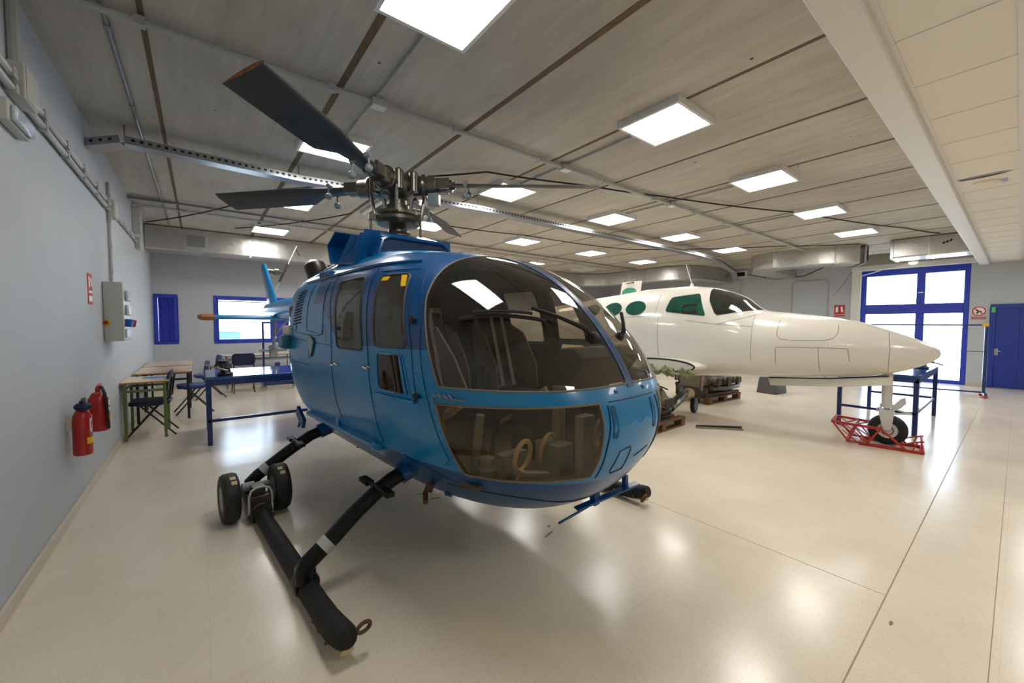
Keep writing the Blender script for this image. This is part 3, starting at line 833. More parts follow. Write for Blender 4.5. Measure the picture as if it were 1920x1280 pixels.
def extinguisher(loc, lab, r, h, variant):
    t = thing('fire_extinguisher', lab, 'fire extinguisher', loc, 0, 'fire extinguishers on the left wall')
    MB().lathe([(r * 0.92, 0), (r, 0.015), (r, h - 0.10), (r * 0.93, h - 0.06), (r * 0.55, h - 0.01), (0.02, h)], n=28).build('cylinder', M['redpaint'], t)
    v = MB().lathe([(0.018, h), (0.018, h + 0.03), (0.012, h + 0.045)], n=14)
    v.box((0.01, -0.015, h + 0.04), (0.02, 0.09, 0.009), (0.25, 0, 0)); v.box((0.01, -0.015, h + 0.062), (0.02, 0.10, 0.009), (0.12, 0, 0))
    v.build('valve', M['redpaint'] if variant else M['black'], t)
    MB().bb((-r - 0.03, -0.02, h * 0.55), (-r + 0.02, 0.02, h * 0.85)).build('wall_bracket', M['boxbeige'], t)
    return t
ex1 = extinguisher((xw + 0.078, 4.42, 0.485), 'red extinguisher with a navy horn across its neck, lower and nearer one', 0.055, 0.36, 0)
hn = MB().sphere((0.015, -0.045, 0.375), 0.042, 18, 10, (1.2, 0.7, 0.8)); hn.build('horn', mat('navy_horn', (18, 32, 70), 0.4), ex1)
MB().tube([(0.0, 0.0, 0.39), (0.01, -0.03, 0.41), (0.015, -0.045, 0.39)], 0.009, 8).build('hose', M['black'], ex1)
def curved(r, a0, a1, z0, z1, n=10):
    A = [a0 + (a1 - a0) * i / n for i in range(n + 1)]
    return MB().loft([[(r * cos(a), r * sin(a), z0) for a in A], [(r * cos(a), r * sin(a), z1) for a in A]], caps=False, closed=False)
def merge(dst, src): dst.add(src.v, src.f)
curved(0.0562, -1.0, -0.05, 0.085, 0.135).build('label', M['yellow'], ex1)
cu = curved(0.056, -0.62, -0.5, 0.18, 0.28)
for q, zz in ((-0.45, 0.17), (-0.25, 0.2), (-0.4, 0.25), (-0.2, 0.27)): merge(cu, curved(0.056, q, q + 0.14, zz, zz + 0.03))
cu.build('lettering', M['whiteink'], ex1, smooth=0)
ex2 = extinguisher((xw + 0.092, 4.96, 0.555), 'fatter red extinguisher with a black hose down its front, farther one', 0.07, 0.34, 1)
MB().tube([(0.0, 0, 0.37), (0.03, -0.045, 0.385), (0.05, -0.066, 0.33), (0.06, -0.064, 0.19), (0.066, -0.06, 0.02)], 0.011, 10).build('hose', M['black'], ex2)
curved(0.0712, -0.5, 0.1, 0.08, 0.13).build('label', M['yellow'], ex2)
cu = curved(0.0712, -0.45, -0.05, 0.17, 0.2); merge(cu, curved(0.0712, -0.4, -0.1, 0.22, 0.27))
cu.build('lettering', M['whiteink'], ex2, smooth=0)
MB().lathe([(0.058, 0.268), (0.045, 0.312), (0.036, 0.334)], n=24).build('collar', M['yellow'], ex2)

# signs on the end wall
s1 = thing('wall_sign', 'square red fire equipment sign on the end wall above the plane nose', 'sign', (XR, 3.33, 1.74))
MB().bb((-0.006, -0.125, 0), (-0.001, 0.125, 0.34)).build('sign_plate', M['redink'], s1)
k = MB(); k.bb((-0.008, 0.03, 0.13), (-0.006, 0.09, 0.27)); k.bb((-0.008, 0.045, 0.27), (-0.006, 0.075, 0.30)); k.bb((-0.008, -0.09, 0.13), (-0.006, -0.04, 0.2)); k.bb((-0.008, -0.075, 0.2), (-0.006, -0.03, 0.29))
k.build('pictogram', M['whiteink'], s1, smooth=0)
text('EXTINTOR', 0.05, M['whiteink'], 'lettering', s1, (-0.0085, 0, 0.055), (pi / 2, 0, -pi / 2))
s2 = thing('wall_sign', 'round white prohibition sign with red ring beside the blue door', 'sign', (XR, 0.63, 1.84))
MB().lathe([(0.125, 0), (0.125, 0.004)], (-0.001, 0, 0), (-1, 0, 0), 32).build('sign_plate', M['whiteink'], s2)
rg = MB().tube([(-0.006, 0.105 * cos(a), 0.105 * sin(a)) for a in [2 * pi * i / 32 for i in range(32)]], 0.012, 6, closed=True)
rg.box((-0.006, 0, 0), (0.006, 0.2, 0.018), (radians(45), 0, 0)); rg.build('red_ring', M['redink'], s2)
pk = MB().box((-0.005, 0, 0), (0.004, 0.11, 0.03), (0.5, 0, 0)); pk.box((-0.005, 0.02, -0.03), (0.004, 0.03, 0.06), (0.5, 0, 0)); pk.build('pictogram', M['blackink'], s2)
MB().bb((-0.006, -0.115, -0.2), (-0.001, 0.115, -0.14)).build('caption_plate', M['redink'], s2)
lt_ = MB()
for i in range(9): lt_.bb((-0.008, -0.1 + 0.022 * i, -0.18), (-0.006, -0.088 + 0.022 * i, -0.16))
lt_.build('lettering', M['whiteink'], s2, smooth=0)
# ------------------------------------------------------------------ the helicopter (x forward, y left, z up from the floor under the rotor head)
heli = thing('helicopter', 'blue light helicopter with bulbous dusty windscreen standing on black skids', 'helicopter', (1.577, 3.85, 0), -radians(90 - 4.9))
HP = dict(xn=2.651, z0=0.981, zt=2.034, a=2.987, b=1.401, zb=0.256, ab=2.951, bb=2.0, W=0.869, aw=3.015, bw=2.549, nu=3.795, nl=2.3, zc=1.241)
def clamp(v, lo=0.0, hi=1.0): return max(lo, min(hi, v))
def hsec(x, ins=0.0):
    q = HP; xn = q['xn'] - ins
    x = min(x, xn - 1e-6)
    u = clamp((x - .7) / (xn - .7)); ub = clamp((x - 1.0) / (xn - 1.0)); uw = clamp((x - .9) / (xn - .9))
    top = q['z0'] + (q['zt'] - ins - q['z0']) * (1 - u ** q['a']) ** (1 / q['b'])
    bot = q['z0'] - (q['z0'] - q['zb'] - ins) * (1 - ub ** q['ab']) ** (1 / q['bb'])
    wd = (q['W'] - ins) * (1 - uw ** q['aw']) ** (1 / q['bw'])
    v = clamp((-0.40 - x) / 1.9)
    wd *= (1 - .9 * v ** 1.6)
    bot += (1.35 - q['zb']) * clamp((-0.35 - x) / 1.6) ** 1.5
    cz = q['z0'] + (q['zc'] - q['z0']) * clamp(1 - ub ** 3)
    cz = max(cz, bot + .05)
    k = clamp((2.0 - x) / .9); nu = 2.12 + (q['nu'] - 2.12) * k * k * (3 - 2 * k)
    nl = 2 + (q['nl'] - 2) * clamp((2.5 - x) / 1.3)
    return top, bot, wd, cz, nu, nl
def hpt(x, th, ins=0.0):
    top, bot, wd, cz, nu, nl = hsec(x, ins)
    c, s_ = cos(th), sin(th)
    n = nu if s_ >= 0 else nl
    y = wd * math.copysign(abs(c) ** (2 / n), c)
    z = cz + (top - cz if s_ >= 0 else cz - bot) * math.copysign(abs(s_) ** (2 / n), s_)
    return Vector((x, y, z))
def sy(x, z, off=0.002):
    """right-side skin y at station x, height z"""
    top, bot, wd, cz, nu, nl = hsec(x)
    n = nu if z >= cz else nl; h_ = (top - cz) if z >= cz else (cz - bot)
    k = clamp(abs(z - cz) / h_)
    return -(wd * (1 - k ** n) ** (1 / n)) - off
def body_bm(ins=0.0, x0=-2.1, nx=120, nt=168):
    bm = bmesh.new(); rows = []
    xn = HP['xn'] - ins
    for i in range(nx):
        x = x0 + (xn - x0) * sin(0.5 * pi * i / nx)
        rows.append([bm.verts.new(hpt(x, -pi + 2 * pi * j / nt, ins)) for j in range(nt)])
    for i in range(nx - 1):
        for j in range(nt):
            bm.faces.new((rows[i][j], rows[i][(j + 1) % nt], rows[i + 1][(j + 1) % nt], rows[i + 1][j]))
    tip = bm.verts.new((xn, 0, HP['z0']))
    for j in range(nt): bm.faces.new((rows[-1][j], rows[-1][(j + 1) % nt], tip))
    bm.faces.new(rows[0])
    bmesh.ops.recalc_face_normals(bm, faces=bm.faces)
    bm.normal_update()
    bm.faces.layers.int.new('in')
    return bm
def carve(bm, planes, pre):
    """cut the faces that pass pre() by each plane in turn, keeping the inner side; returns the faces inside them all"""
    fs = [f for f in bm.faces if pre(f.calc_center_median())]
    for (p, n) in planes:
        p, n = Vector(p), Vector(n).normalized()
        geom = list(set(fs) | {e for f in fs for e in f.edges} | {v for f in fs for v in f.verts})
        fl = bm.faces.layers.int['in']
        for f in bm.faces: f[fl] = 0
        for f in fs: f[fl] = 1
        geom = [g for g in geom if g.is_valid]
        bmesh.ops.bisect_plane(bm, geom=geom, dist=1e-5, plane_co=p, plane_no=n)
        fs = [f for f in bm.faces if f[fl] == 1 and (f.calc_center_median() - p).dot(n) < 0]
    return fs
def poly_planes(poly):
    """planes (along y) bounding a convex polygon given in (x, z)"""
    A = sum(poly[i][0] * poly[(i + 1) % len(poly)][1] - poly[(i + 1) % len(poly)][0] * poly[i][1] for i in range(len(poly)))
    out = []
    for i in range(len(poly)):
        a, b = poly[i], poly[(i + 1) % len(poly)]
        nx_, nz_ = (b[1] - a[1]), -(b[0] - a[0])
        if A < 0: nx_, nz_ = -nx_, -nz_
        out.append(((a[0], 0, a[1]), (nx_, 0, nz_)))
    return out
def round_poly(poly, r, n=4):
    out = []
    k = len(poly)
    for i in range(k):
        p0, p1, p2 = (Vector(poly[i - 1]), Vector(poly[i]), Vector(poly[(i + 1) % k]))
        a = (p0 - p1).normalized(); b = (p2 - p1).normalized()
        s0, s1 = p1 + a * r, p1 + b * r
        for j in range(n + 1):
            t = j / n
            q = s0 * (1 - t) ** 2 + p1 * 2 * t * (1 - t) + s1 * t * t
            out.append((q.x, q.y))
    return out
WINS = {
    'windscreen': ([(1.905, 1.141), (1.858, 1.264), (1.794, 1.46), (1.734, 1.608), (1.687, 1.735), (1.64, 1.841), (1.605, 1.915), (1.59, 1.96), (1.57, 2.2), (3.0, 2.2), (3.0, 1.185), (2.5, 1.18)], [((0, -0.024, 0), (0, 1, 0))], 'heliglass'),
    'chin_window': ([(1.931, 1.083), (2.7, 1.118), (2.7, .748), (2.444, .719), (2.298, .702), (2.141, .691), (1.99, .687)], [((2.6, -0.285, 1.08), (0, 1, 0.04))], 'lowglass'),
    'rear_side_window': (round_poly([(.655, 1.81), (1.105, 1.81), (1.195, 1.325), (.745, 1.325)], .05), [], 'sideglass'),
    'door_window': (round_poly([(1.30, 1.80), (1.535, 1.80), (1.70, 1.365), (1.362, 1.36)], .04), [], 'sideglass'),
    'sliding_window': (round_poly([(1.385, 1.325), (1.665, 1.325), (1.735, 1.10), (1.395, 1.10)], .03), [], 'lowglass'),
}
def carve_all(bm, ref, shrink=0.0, panes=True):
    out = []
    for sgn in (-1, 1):
        for nm, (poly, extra, mt) in WINS.items():
            pl = poly_planes(poly) + list(extra)
            if shrink:
                pl = [(tuple(Vector(p) + Vector(n).normalized() * shrink), n) for p, n in pl]
            pl = [((p[0], p[1] * -sgn, p[2]), (n[0], n[1] * -sgn, n[2])) for p, n in pl]
            if sgn == -1: pre = lambda c: c.y < 0.03 and c.x > 0.3
            else: pre = lambda c: c.y > -0.03 and c.x > 0.3
            fs = carve(bm, pl, pre)
            fs = [f for f in fs if (f.calc_center_median().y * sgn > 0)]
            if panes:
                out.append((nm, sgn, mt) + lift(fs))
            bmesh.ops.delete(bm, geom=fs, context='FACES')
    return out
def lift(fs):
    """copy faces into a mesh of their own, with their outline"""
    b2 = bmesh.new(); mp = {}
    for f in fs:
        vs = []
        for v in f.verts:
            if v not in mp: mp[v] = b2.verts.new(v.co)
            vs.append(mp[v])
        b2.faces.new(vs)
    return b2, loops_of(fs)
def finish(bm, name, m, tree, norms, parent):
    """bm to object with normals carried over from the uncut surface"""
    me = bpy.data.meshes.new(name)
    bm.to_mesh(me); me.materials.append(m)
    me.polygons.foreach_set('use_smooth', [True] * len(me.polygons))
    if tree:
        ns = []
        for v in me.vertices:
            co, no, fi, d = tree.find_nearest(v.co)
            ns.append(norms(co, fi))
        me.normals_split_custom_set_from_vertices(ns)
    o = bpy.data.objects.new(name, me); C.objects.link(o)
    if parent: o.parent = parent
    return o
def loops_of(faces):
    fset = set(faces)
    es = [e for f in fset for e in f.edges if sum(1 for g in e.link_faces if g in fset) == 1]
    adj = {}
    for e in set(es):
        a, b = e.verts
        adj.setdefault(a, []).append(b); adj.setdefault(b, []).append(a)
    seen = set(); out = []
    for v in adj:
        if v in seen: continue
        lp = [v]; seen.add(v); cur = v
        while True:
            nx_ = [q for q in adj[cur] if q not in seen]
            if not nx_: break
            cur = nx_[0]; seen.add(cur); lp.append(cur)
        if len(lp) > 6: out.append([q.co.copy() for q in lp])
    return out
def thin_path(lp, d):
    out = [lp[0]]
    for p in lp[1:]:
        if (p - out[-1]).length > d: out.append(p)
    if len(out) > 3 and (out[0] - out[-1]).length < d: out.pop()
    return out

ref = body_bm()
ref.verts.ensure_lookup_table(); ref.faces.ensure_lookup_table()
tree = BVHTree.FromBMesh(ref)
vn = [v.normal.copy() for v in ref.verts]; fv = [[v.index for v in f.verts] for f in ref.faces]; vc = [v.co.copy() for v in ref.verts]
def norm_at(co, fi):
    s_ = Vector((0, 0, 0))
    for i in fv[fi]:
        s_ += vn[i] / max((vc[i] - co).length, 1e-4) ** 2
    return s_.normalized()
bm = body_bm()
res = carve_all(bm, None)
LBL = {'windscreen': 'dusty transparent windscreen half', 'chin_window': 'brown tinted lower nose window', 'rear_side_window': 'dusty rear cabin window', 'door_window': 'dusty upper door window', 'sliding_window': 'small sliding door window partly open'}
for nm, sgn, mt, b2, lps in res:
    po = finish(b2, nm, M[mt], tree, norm_at, heli)
    po['label'] = LBL[nm]
    sb_ = MB()
    for lp in lps:
        pth = thin_path(lp, 0.012)
        sb_.tube(pth, 0.006 if nm in ('windscreen', 'chin_window') else 0.008, 6, closed=True)
    if sb_.v: sb_.build('window_seal', M[{'sliding_window': 'lightblue', 'chin_window': 'chinseal', 'windscreen': 'screenseal'}.get(nm, 'seal')], po)
    b2.free()
skin = finish(bm, 'fuselage', M['livery'], tree, norm_at, heli)
bm.free()
# inner lining of the cabin
bl_ = body_bm(0.03, x0=-1.4, nx=80, nt=120)
carve_all(bl_, None, shrink=0.012, panes=False)
me = bpy.data.meshes.new('cabin_lining'); bl_.to_mesh(me); me.materials.append(M['lining'])
me.polygons.foreach_set('use_smooth', [True] * len(me.polygons))
o = bpy.data.objects.new('cabin_lining', me); C.objects.link(o); o.parent = heli
bl_.free(); ref.free()

# centre post proud of the glass, belt edge and panel seams
pp = MB(); rows = []
for i in range(40):
    x = 1.60 + (2.592 - 1.60) * sin(0.5 * pi * i / 39)
    top = hsec(x)[0]; rows.append((x, top))
ring = []
for i, (x, z) in enumerate(rows):
    a = rows[max(0, i - 1)]; b = rows[min(len(rows) - 1, i + 1)]
    t = Vector((b[0] - a[0], 0, b[1] - a[1])).normalized(); n_ = Vector((-t.z, 0, t.x))
    if n_.z < 0: n_ = -n_
    p = Vector((x, 0, z))
    ring.append([p + Vector((0, s_ * 0.03, 0)) + n_ * h_ for s_, h_ in ((-1, -0.012), (1, -0.012), (1, 0.004), (-1, 0.004))])
pp.loft(ring); pp.build('windscreen_post', M['darkblue'], heli)
def seam(pts, wd=0.005, off=0.0022, both=False):
    """thin dark line on the right skin through (x,z) points"""
    b = []
    for (x, z) in pts: b.append(Vector((x, sy(x, z, off), z)))
    return b
sm_ = MB()
def dense(pts, n=12):
    out = []
    for a, c in zip(pts[:-1], pts[1:]):
        for i in range(n): out.append((a[0] + (c[0] - a[0]) * i / n, a[1] + (c[1] - a[1]) * i / n))
    return out + [pts[-1]]
SEAMS = [[(1.60, 1.83), (1.70, 1.66), (1.772, 1.518), (1.85, 1.2), (1.90, 0.98), (1.935, 0.76), (1.87, 0.72)],
         [(1.20, 1.86), (1.265, 1.36), (1.30, 0.985), (1.29, 0.73)],
         [(1.275, 1.83), (1.56, 1.83), (1.745, 1.36), (1.79, 1.07), (1.37, 1.06)],
         [(0.50, 1.86), (0.62, 1.50), (0.63, 1.32), (0.63, 0.78)],
         [(0.40, 1.83), (0.44, 1.5), (0.42, 1.42), (0.30, 1.40), (0.08, 1.405)],
         [(-0.25, 1.83), (-0.28, 1.42), (0.10, 1.40)], [(0.02, 1.83), (0.03, 1.44), (0.30, 1.42)], [(-0.45, 1.36), (0.62, 1.335)], [(-0.45, 1.15), (0.1, 1.15)], [(0.08, 1.36), (0.085, 1.2)],
         [(1.5, 0.70), (1.7, 0.66), (1.95, 0.58)]]
for q in SEAMS: sm_.tube(seam(dense(q)), 0.0018, 5)
rv = MB()
for q in SEAMS[:10]:
    d = dense(q, 9)
    for (x, z) in d[::2]:
        x += 0.022
        rv.sphere((x, sy(x, z, 0.0), z), 0.0045, 6, 4)
sm_.build('panel_seams', M['seam'], heli)
rv.build('rivets', M['lightblue'], heli)
# louvres
lv = MB()
for i in range(12):
    z = 1.49 + i * 0.026
    x0 = -0.36 + 0.004 * i; x1 = -0.14
    lv.tube([(x0 + (x1 - x0) * j / 6, sy(x0 + (x1 - x0) * j / 6, z + 0.004 * j, 0.001), z + 0.003 * j) for j in range(7)], 0.007, 6)
lv.build('cooling_louvres', M['seam'], heli)
# rain rail over the doors
rl = MB(); rl.tube([(x, sy(x, z, 0.006), z) for x, z in [(-0.3 + 0.05 * i, 1.872 + 0.016 * clamp((i) / 18)) for i in range(37)]], 0.010, 8)
rl.build('rain_rail', M['darkblue'], heli)
# vent grille patch above the louvred panel
vg = MB()
for i in range(8): vg.box((-0.02 + 0.03 * i, sy(-0.02 + 0.03 * i, 1.90, -0.03), 1.915), (0.018, 0.09, 0.05))
vg.build('roof_vent', M['darkblue'], heli, bev=0.003)
# door handles, hinges, green lens, jack pad
for (x, z) in ((0.695, 1.20), (1.27, 1.225)):
    h = MB(); y = sy(x, z, 0.012)
    h.tube([(x - 0.055, y + 0.004, z + 0.003), (x - 0.02, y - 0.01, z), (x + 0.055, y - 0.012, z - 0.002)], [0.011, 0.012, 0.008], 8)
    h.lathe([(0.018, 0), (0.014, 0.022)], (x + 0.02, y + 0.014, z), (0, -1, 0), 12)
    h.build('door_handle', M['chrome'], heli)
for (x, z) in ((1.72, 1.52), (1.80, 1.108)):
    h = MB(); y = sy(x, z, 0.0)
    h.box((x, y - 0.012, z), (0.05, 0.024, 0.022)); h.tube([(x + 0.01, y - 0.02, z - 0.022), (x + 0.01, y - 0.02, z + 0.022)], 0.008, 8)
    h.build('door_hinge', M['seam'], heli, bev=0.003)
g = MB(); x, z = 0.165, 1.33
pts = [(x, z + 0.065), (x + 0.06, z + 0.05), (x + 0.085, z + 0.015), (x + 0.06, z - 0.03), (x, z - 0.11), (x - 0.06, z - 0.03), (x - 0.085, z + 0.015), (x - 0.06, z + 0.05)]
g.prism([(a, sy(a, b, -0.003), b) for a, b in pts], (0, -0.018, 0)); g.build('position_light', M['greenlens'], heli, bev=0.006)
st_ = MB(); pl = [(0.47, 1.36), (0.515, 1.36), (0.515, 1.445), (0.47, 1.445)]
st_.prism([(a, sy(a, b, -0.002), b) for a, b in pl], (0, -0.004, 0)); st_.build('handle_plate', M['greymetal'], heli)
# small sliding pane and its rails in the door
sl_ = MB()
for x in (1.555, 1.60):
    sl_.bar((x, sy(1.56, 1.31, 0.006), 1.318), (x + 0.045, sy(1.66, 1.11, 0.006), 1.105), 0.014, 0.014)
sl_.build('sliding_rails', M['seal'], heli)
gp = MB(); gp.bar((1.645, sy(1.65, 1.31, 0.004), 1.318), (1.70, sy(1.7, 1.11, 0.004), 1.105), 0.012, 0.02); gp.build('window_edge', M['lightblue'], heli)
lg = MB(); lg.tube([(x, sy(x, 1.07 - 0.005, 0.006), 1.07) for x in [1.37 + 0.04 * i for i in range(11)]], 0.012, 8); lg.build('window_sill', M['lightblue'], heli)
for q in ([(1.315, 1.79), (1.385, 1.79), (1.38, 1.765), (1.32, 1.765)], [(1.47, 1.795), (1.51, 1.795), (1.555, 1.72), (1.52, 1.72)]):
    MB().prism([(a, sy(a, b, 0.001), b) for a, b in q], (0, -0.001, 0)).build('yellow_tape', M['yellow'], heli)
# boarding step ledge low on the side
ld = MB(); rg_ = []
for i in range(20):
    x = -0.25 + 1.5 * i / 19; z = 0.672 + 0.03 * i / 19
    y = sy(x, z, 0.0)
    o_ = 0.055
    rg_.append([(x, y + 0.03, z + 0.03), (x, y - o_, z + 0.012), (x, y - o_, z - 0.012), (x, y + 0.03, z - 0.03)])
ld.loft(rg_); ld.build('side_ledge', M['lightblue'], heli)
MB().box((0.5, sy(0.5, 0.70, 0.02), 0.735), (0.06, 0.02, 0.07)).build('ledge_bracket', M['lightblue'], heli, bev=0.008); MB().box((1.22, sy(1.22, 0.69, 0.03), 0.70), (0.07, 0.05, 0.045)).build('ledge_bracket', M['lightblue'], heli, bev=0.008)
# belt fittings, steel bracket with twisted wire, nose panel seams and slots
for y in (-0.36, -0.14, 0.12):
    bf = MB()
    t_, b_, wd, cz, nu, nl = hsec(2.58)
    x = 2.588 - 0.55 * y * y
    bf.box((x + 0.004, y, 1.145), (0.03, 0.028, 0.04)); bf.box((x + 0.012, y, 1.115), (0.02, 0.045, 0.02))
    bf.build('belt_latch', M['darkblue'], heli, bev=0.005)
wb_ = MB(); wb_.bar((2.02, sy(2.02, 1.122, 0.008), 1.122), (2.13, sy(2.13, 1.122, 0.008), 1.118), 0.004, 0.026, up=(0, -1, 0))
wb_.tube([(1.93 + 0.018 * i, sy(1.93 + 0.018 * i, 1.13, 0.012), 1.13 + 0.008 * (-1) ** i) for i in range(8)], 0.005, 6)
wb_.tube([(1.92, sy(1.92, 1.12, 0.012), 1.12), (1.925, sy(1.92, 1.06, 0.014), 1.065)], 0.005, 6)
wb_.build('wire_bracket', M['greymetal'], heli)
def nx_at(y, z):
    lo, hi = 1.5, HP['xn'] - 1e-4
    for _ in range(50):
        m_ = (lo + hi) / 2
        t_, b_, wd, cz, nu, nl = hsec(m_)
        n = nu if z >= cz else nl; h_ = (t_ - cz) if z >= cz else (cz - b_)
        ins_ = h_ > 1e-6 and wd > 1e-6 and (abs(y / wd) ** n + abs((z - cz) / h_) ** n < 1)
        if ins_: lo = m_
        else: hi = m_
    return lo
def nose_line(pts, r=0.003, n=10, closed=False):
    out = []
    ps = pts + ([pts[0]] if closed else [])
    for a, c in zip(ps[:-1], ps[1:]):
        for i in range(n):
            y = a[0] + (c[0] - a[0]) * i / n; z = a[1] + (c[1] - a[1]) * i / n
            out.append((nx_at(y, z) + 0.001, y, z))
    y, z = ps[-1]; out.append((nx_at(y, z) + 0.001, y, z))
    return out
ns_ = MB()
ns_.tube(nose_line([(-0.235, 1.10), (-0.25, 0.9), (-0.235, 0.72)]), 0.004, 5)
ns_.tube(nose_line([(0.235, 1.10), (0.25, 0.9), (0.235, 0.72)]), 0.004, 5)
ns_.tube(nose_line([(-0.22, 1.115), (0.22, 1.115)]), 0.003, 5)
ns_.tube(nose_line([(-0.15, 0.86), (-0.07, 0.87), (-0.06, 0.85), (-0.07, 0.74), (-0.15, 0.73), (-0.165, 0.75), (-0.15, 0.86)]), 0.003, 5)
ns_.tube(nose_line([(0.0, 0.80), (0.14, 0.83)]), 0.003, 5)
wv = [(-0.62 + 0.04 * i, 0.555 + 0.028 * sin((-0.62 + 0.04 * i) * 9.0)) for i in range(14)]
ns_.tube([Vector((nx_at(y, z) + 0.001, y, z)) for y, z in wv], 0.004, 5)
ns_.build('nose_panel_seams', M['seam'], heli)
def slot_outline(w_, h_):
    o = rrect(w_, h_, w_ * .48)
    out = []
    for i, p in enumerate(o):
        q = o[(i + 1) % len(o)]
        n = max(1, int(sqrt((p[0] - q[0]) ** 2 + (p[1] - q[1]) ** 2) / .012))
        out += [(p[0] + (q[0] - p[0]) * k / n, p[1] + (q[1] - p[1]) * k / n) for k in range(n)]
    return out
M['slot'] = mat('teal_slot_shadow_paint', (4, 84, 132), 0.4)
for y in (-0.205, 0.165):
    sl2 = MB()
    rr_ = [(y + a * .034 / .034, 1.015 + b) for a, b in slot_outline(0.034, 0.165)]
    sl2.loft([[(nx_at(p, q) - 0.004, p, q) for p, q in rr_], [(nx_at(p, q) + 0.0035, p, q) for p, q in rr_]])
    sl2.build('nose_slot', M['slot'], heli)

# windscreen wipers
def wiper(base, pts, bl0, bl1, side):
    wp = MB().lathe([(0.03, -0.005), (0.026, 0.02), (0.012, 0.03)], base, (0.7, 0, 0.7), 14)
    wp.tube([base] + pts, [0.014, 0.014] + [0.010] * (len(pts) - 1), 8)
    o_ = wp.build('wiper', M['black'], heli)
    if bl0:
        b_ = MB(); n = 12; q = []
        for i in range(n + 1):
            t = i / n; p = Vector(bl0).lerp(Vector(bl1), t)
            co, no, fi, d = tree.find_nearest(p); q.append(co + no * 0.016)
        b_.tube(q, 0.012, 6); b_.tube([p + Vector((0, 0, 0.024)) for p in q[2:11]], 0.009, 6)
        b_.build('wiper_blade', M['black'], o_)
    return o_
def on(x, y, z, off):
    co, no, fi, d = tree.find_nearest(Vector((x, y, z))); return co + no * off
wiper(on(2.43, -0.115, 1.425, 0.005), [on(2.40, -0.17, 1.46, 0.03), on(2.32, -0.29, 1.52, 0.03), on(2.22, -0.39, 1.56, 0.026)], on(2.0, -0.69, 1.53, 0), on(2.30, -0.36, 1.50, 0), -1)
wiper(on(2.43, 0.14, 1.425, 0.005), [on(2.42, 0.15, 1.43, 0.04), on(2.40, 0.15, 1.47, 0.07), on(2.38, 0.17, 1.53, 0.09)], None, None, 1)

# engine deck and cowling on the roof
def cowl_ring(x, hw_b, z_b, hw_t, z_t):
    return [(x, -hw_b, z_b), (x, -hw_b * 0.97, z_b + 0.05), (x, -hw_t - 0.05, z_t - 0.05), (x, -hw_t, z_t), (x, hw_t, z_t), (x, hw_t + 0.05, z_t - 0.05), (x, hw_b * 0.97, z_b + 0.05), (x, hw_b, z_b)]
ck = MB().loft([cowl_ring(1.1, .40, 1.95, .30, 2.045), cowl_ring(.75, .46, 1.95, .34, 2.09), cowl_ring(.35, .56, 1.92, .36, 2.13), cowl_ring(-.2, .70, 1.90, .36, 2.17), cowl_ring(-.8, .70, 1.86, .34, 2.16), cowl_ring(-1.5, .50, 1.75, .28, 2.05), cowl_ring(-2.3, .24, 1.62, .14, 1.92)])
cwo = ck.build('engine_cowling', M['lightblue'], heli, bev=0.03, smooth=50)
cs = MB()
for x in (-0.05, -0.35, -0.65): cs.tube([(x, -0.64, 1.97), (x, -0.42, 2.115), (x, -0.38, 2.165)], 0.004, 5)
cs.build('cowling_seams', M['seam'], cwo)
# air intake hood round the mast
ih = MB()
def hood(x, yb, zb_, yt, zt_): return [(x, -yb, zb_), (x, -yb - 0.01, zb_ + 0.05), (x, -yt - 0.06, zt_ - 0.05), (x, -yt, zt_), (x, yt, zt_), (x, yt + 0.06, zt_ - 0.05), (x, yb + 0.01, zb_ + 0.05), (x, yb, zb_)]
ih.loft([hood(.36, .40, 2.06, .26, 2.285), hood(.10, .40, 2.05, .26, 2.37), hood(-.12, .40, 2.05, .24, 2.38), hood(-.30, .36, 2.05, .16, 2.30)])
io = ih.build('air_intake', M['darkblue'], heli, bev=0.02, smooth=50)
fr_ = MB(); pth = [(.365, -.38, 2.085), (.37, -.335, 2.23), (.37, -.27, 2.27), (.37, .27, 2.27), (.37, .335, 2.23), (.365, .38, 2.085)]
fr_.tube(pth, 0.018, 8); fr_.build('intake_lip', M['darkblue'], io)
MB().prism([(.3605, -.36, 2.08), (.3605, -.31, 2.225), (.3605, -.26, 2.255), (.3605, .26, 2.255), (.3605, .31, 2.225), (.3605, .36, 2.08)], (0.004, 0, 0)).build('intake_mesh', mat('intake_screen', (14, 42, 76), 0.7, var=0.5, scale=120), io)
# side scoop with three vanes
for s_ in (-1, 1):
    sc_ = MB()
    O = [(-.24, 2.36), (-.40, 2.25), (-.22, 2.07), (.16, 2.03), (.24, 2.33)]
    yo_ = lambda x, z: s_ * (.585 - .10 * clamp((x + .2) / .5) - .06 * clamp((z - 2.05) / .3))
    for (p, q) in zip(O[:-1], O[1:]):
        n = Vector((q[1] - p[1], 0, -(q[0] - p[0]))).normalized() * .014
        sc_.prism([(p[0], yo_(*p), p[1]), (q[0], yo_(*q), q[1]), (q[0], s_ * .30, q[1]), (p[0], s_ * .30, p[1])], n)
    for x in (-.16, .0):
        sc_.prism([(x - .03, yo_(x, 2.1) * .93, 2.07), (x + .02, yo_(x, 2.33) * .80, 2.34), (x + .06, s_ * .25, 2.34), (x + .03, s_ * .34, 2.07)], (0.008, 0, 0))
    sc_.build('side_scoop', M['darkblue'], io)
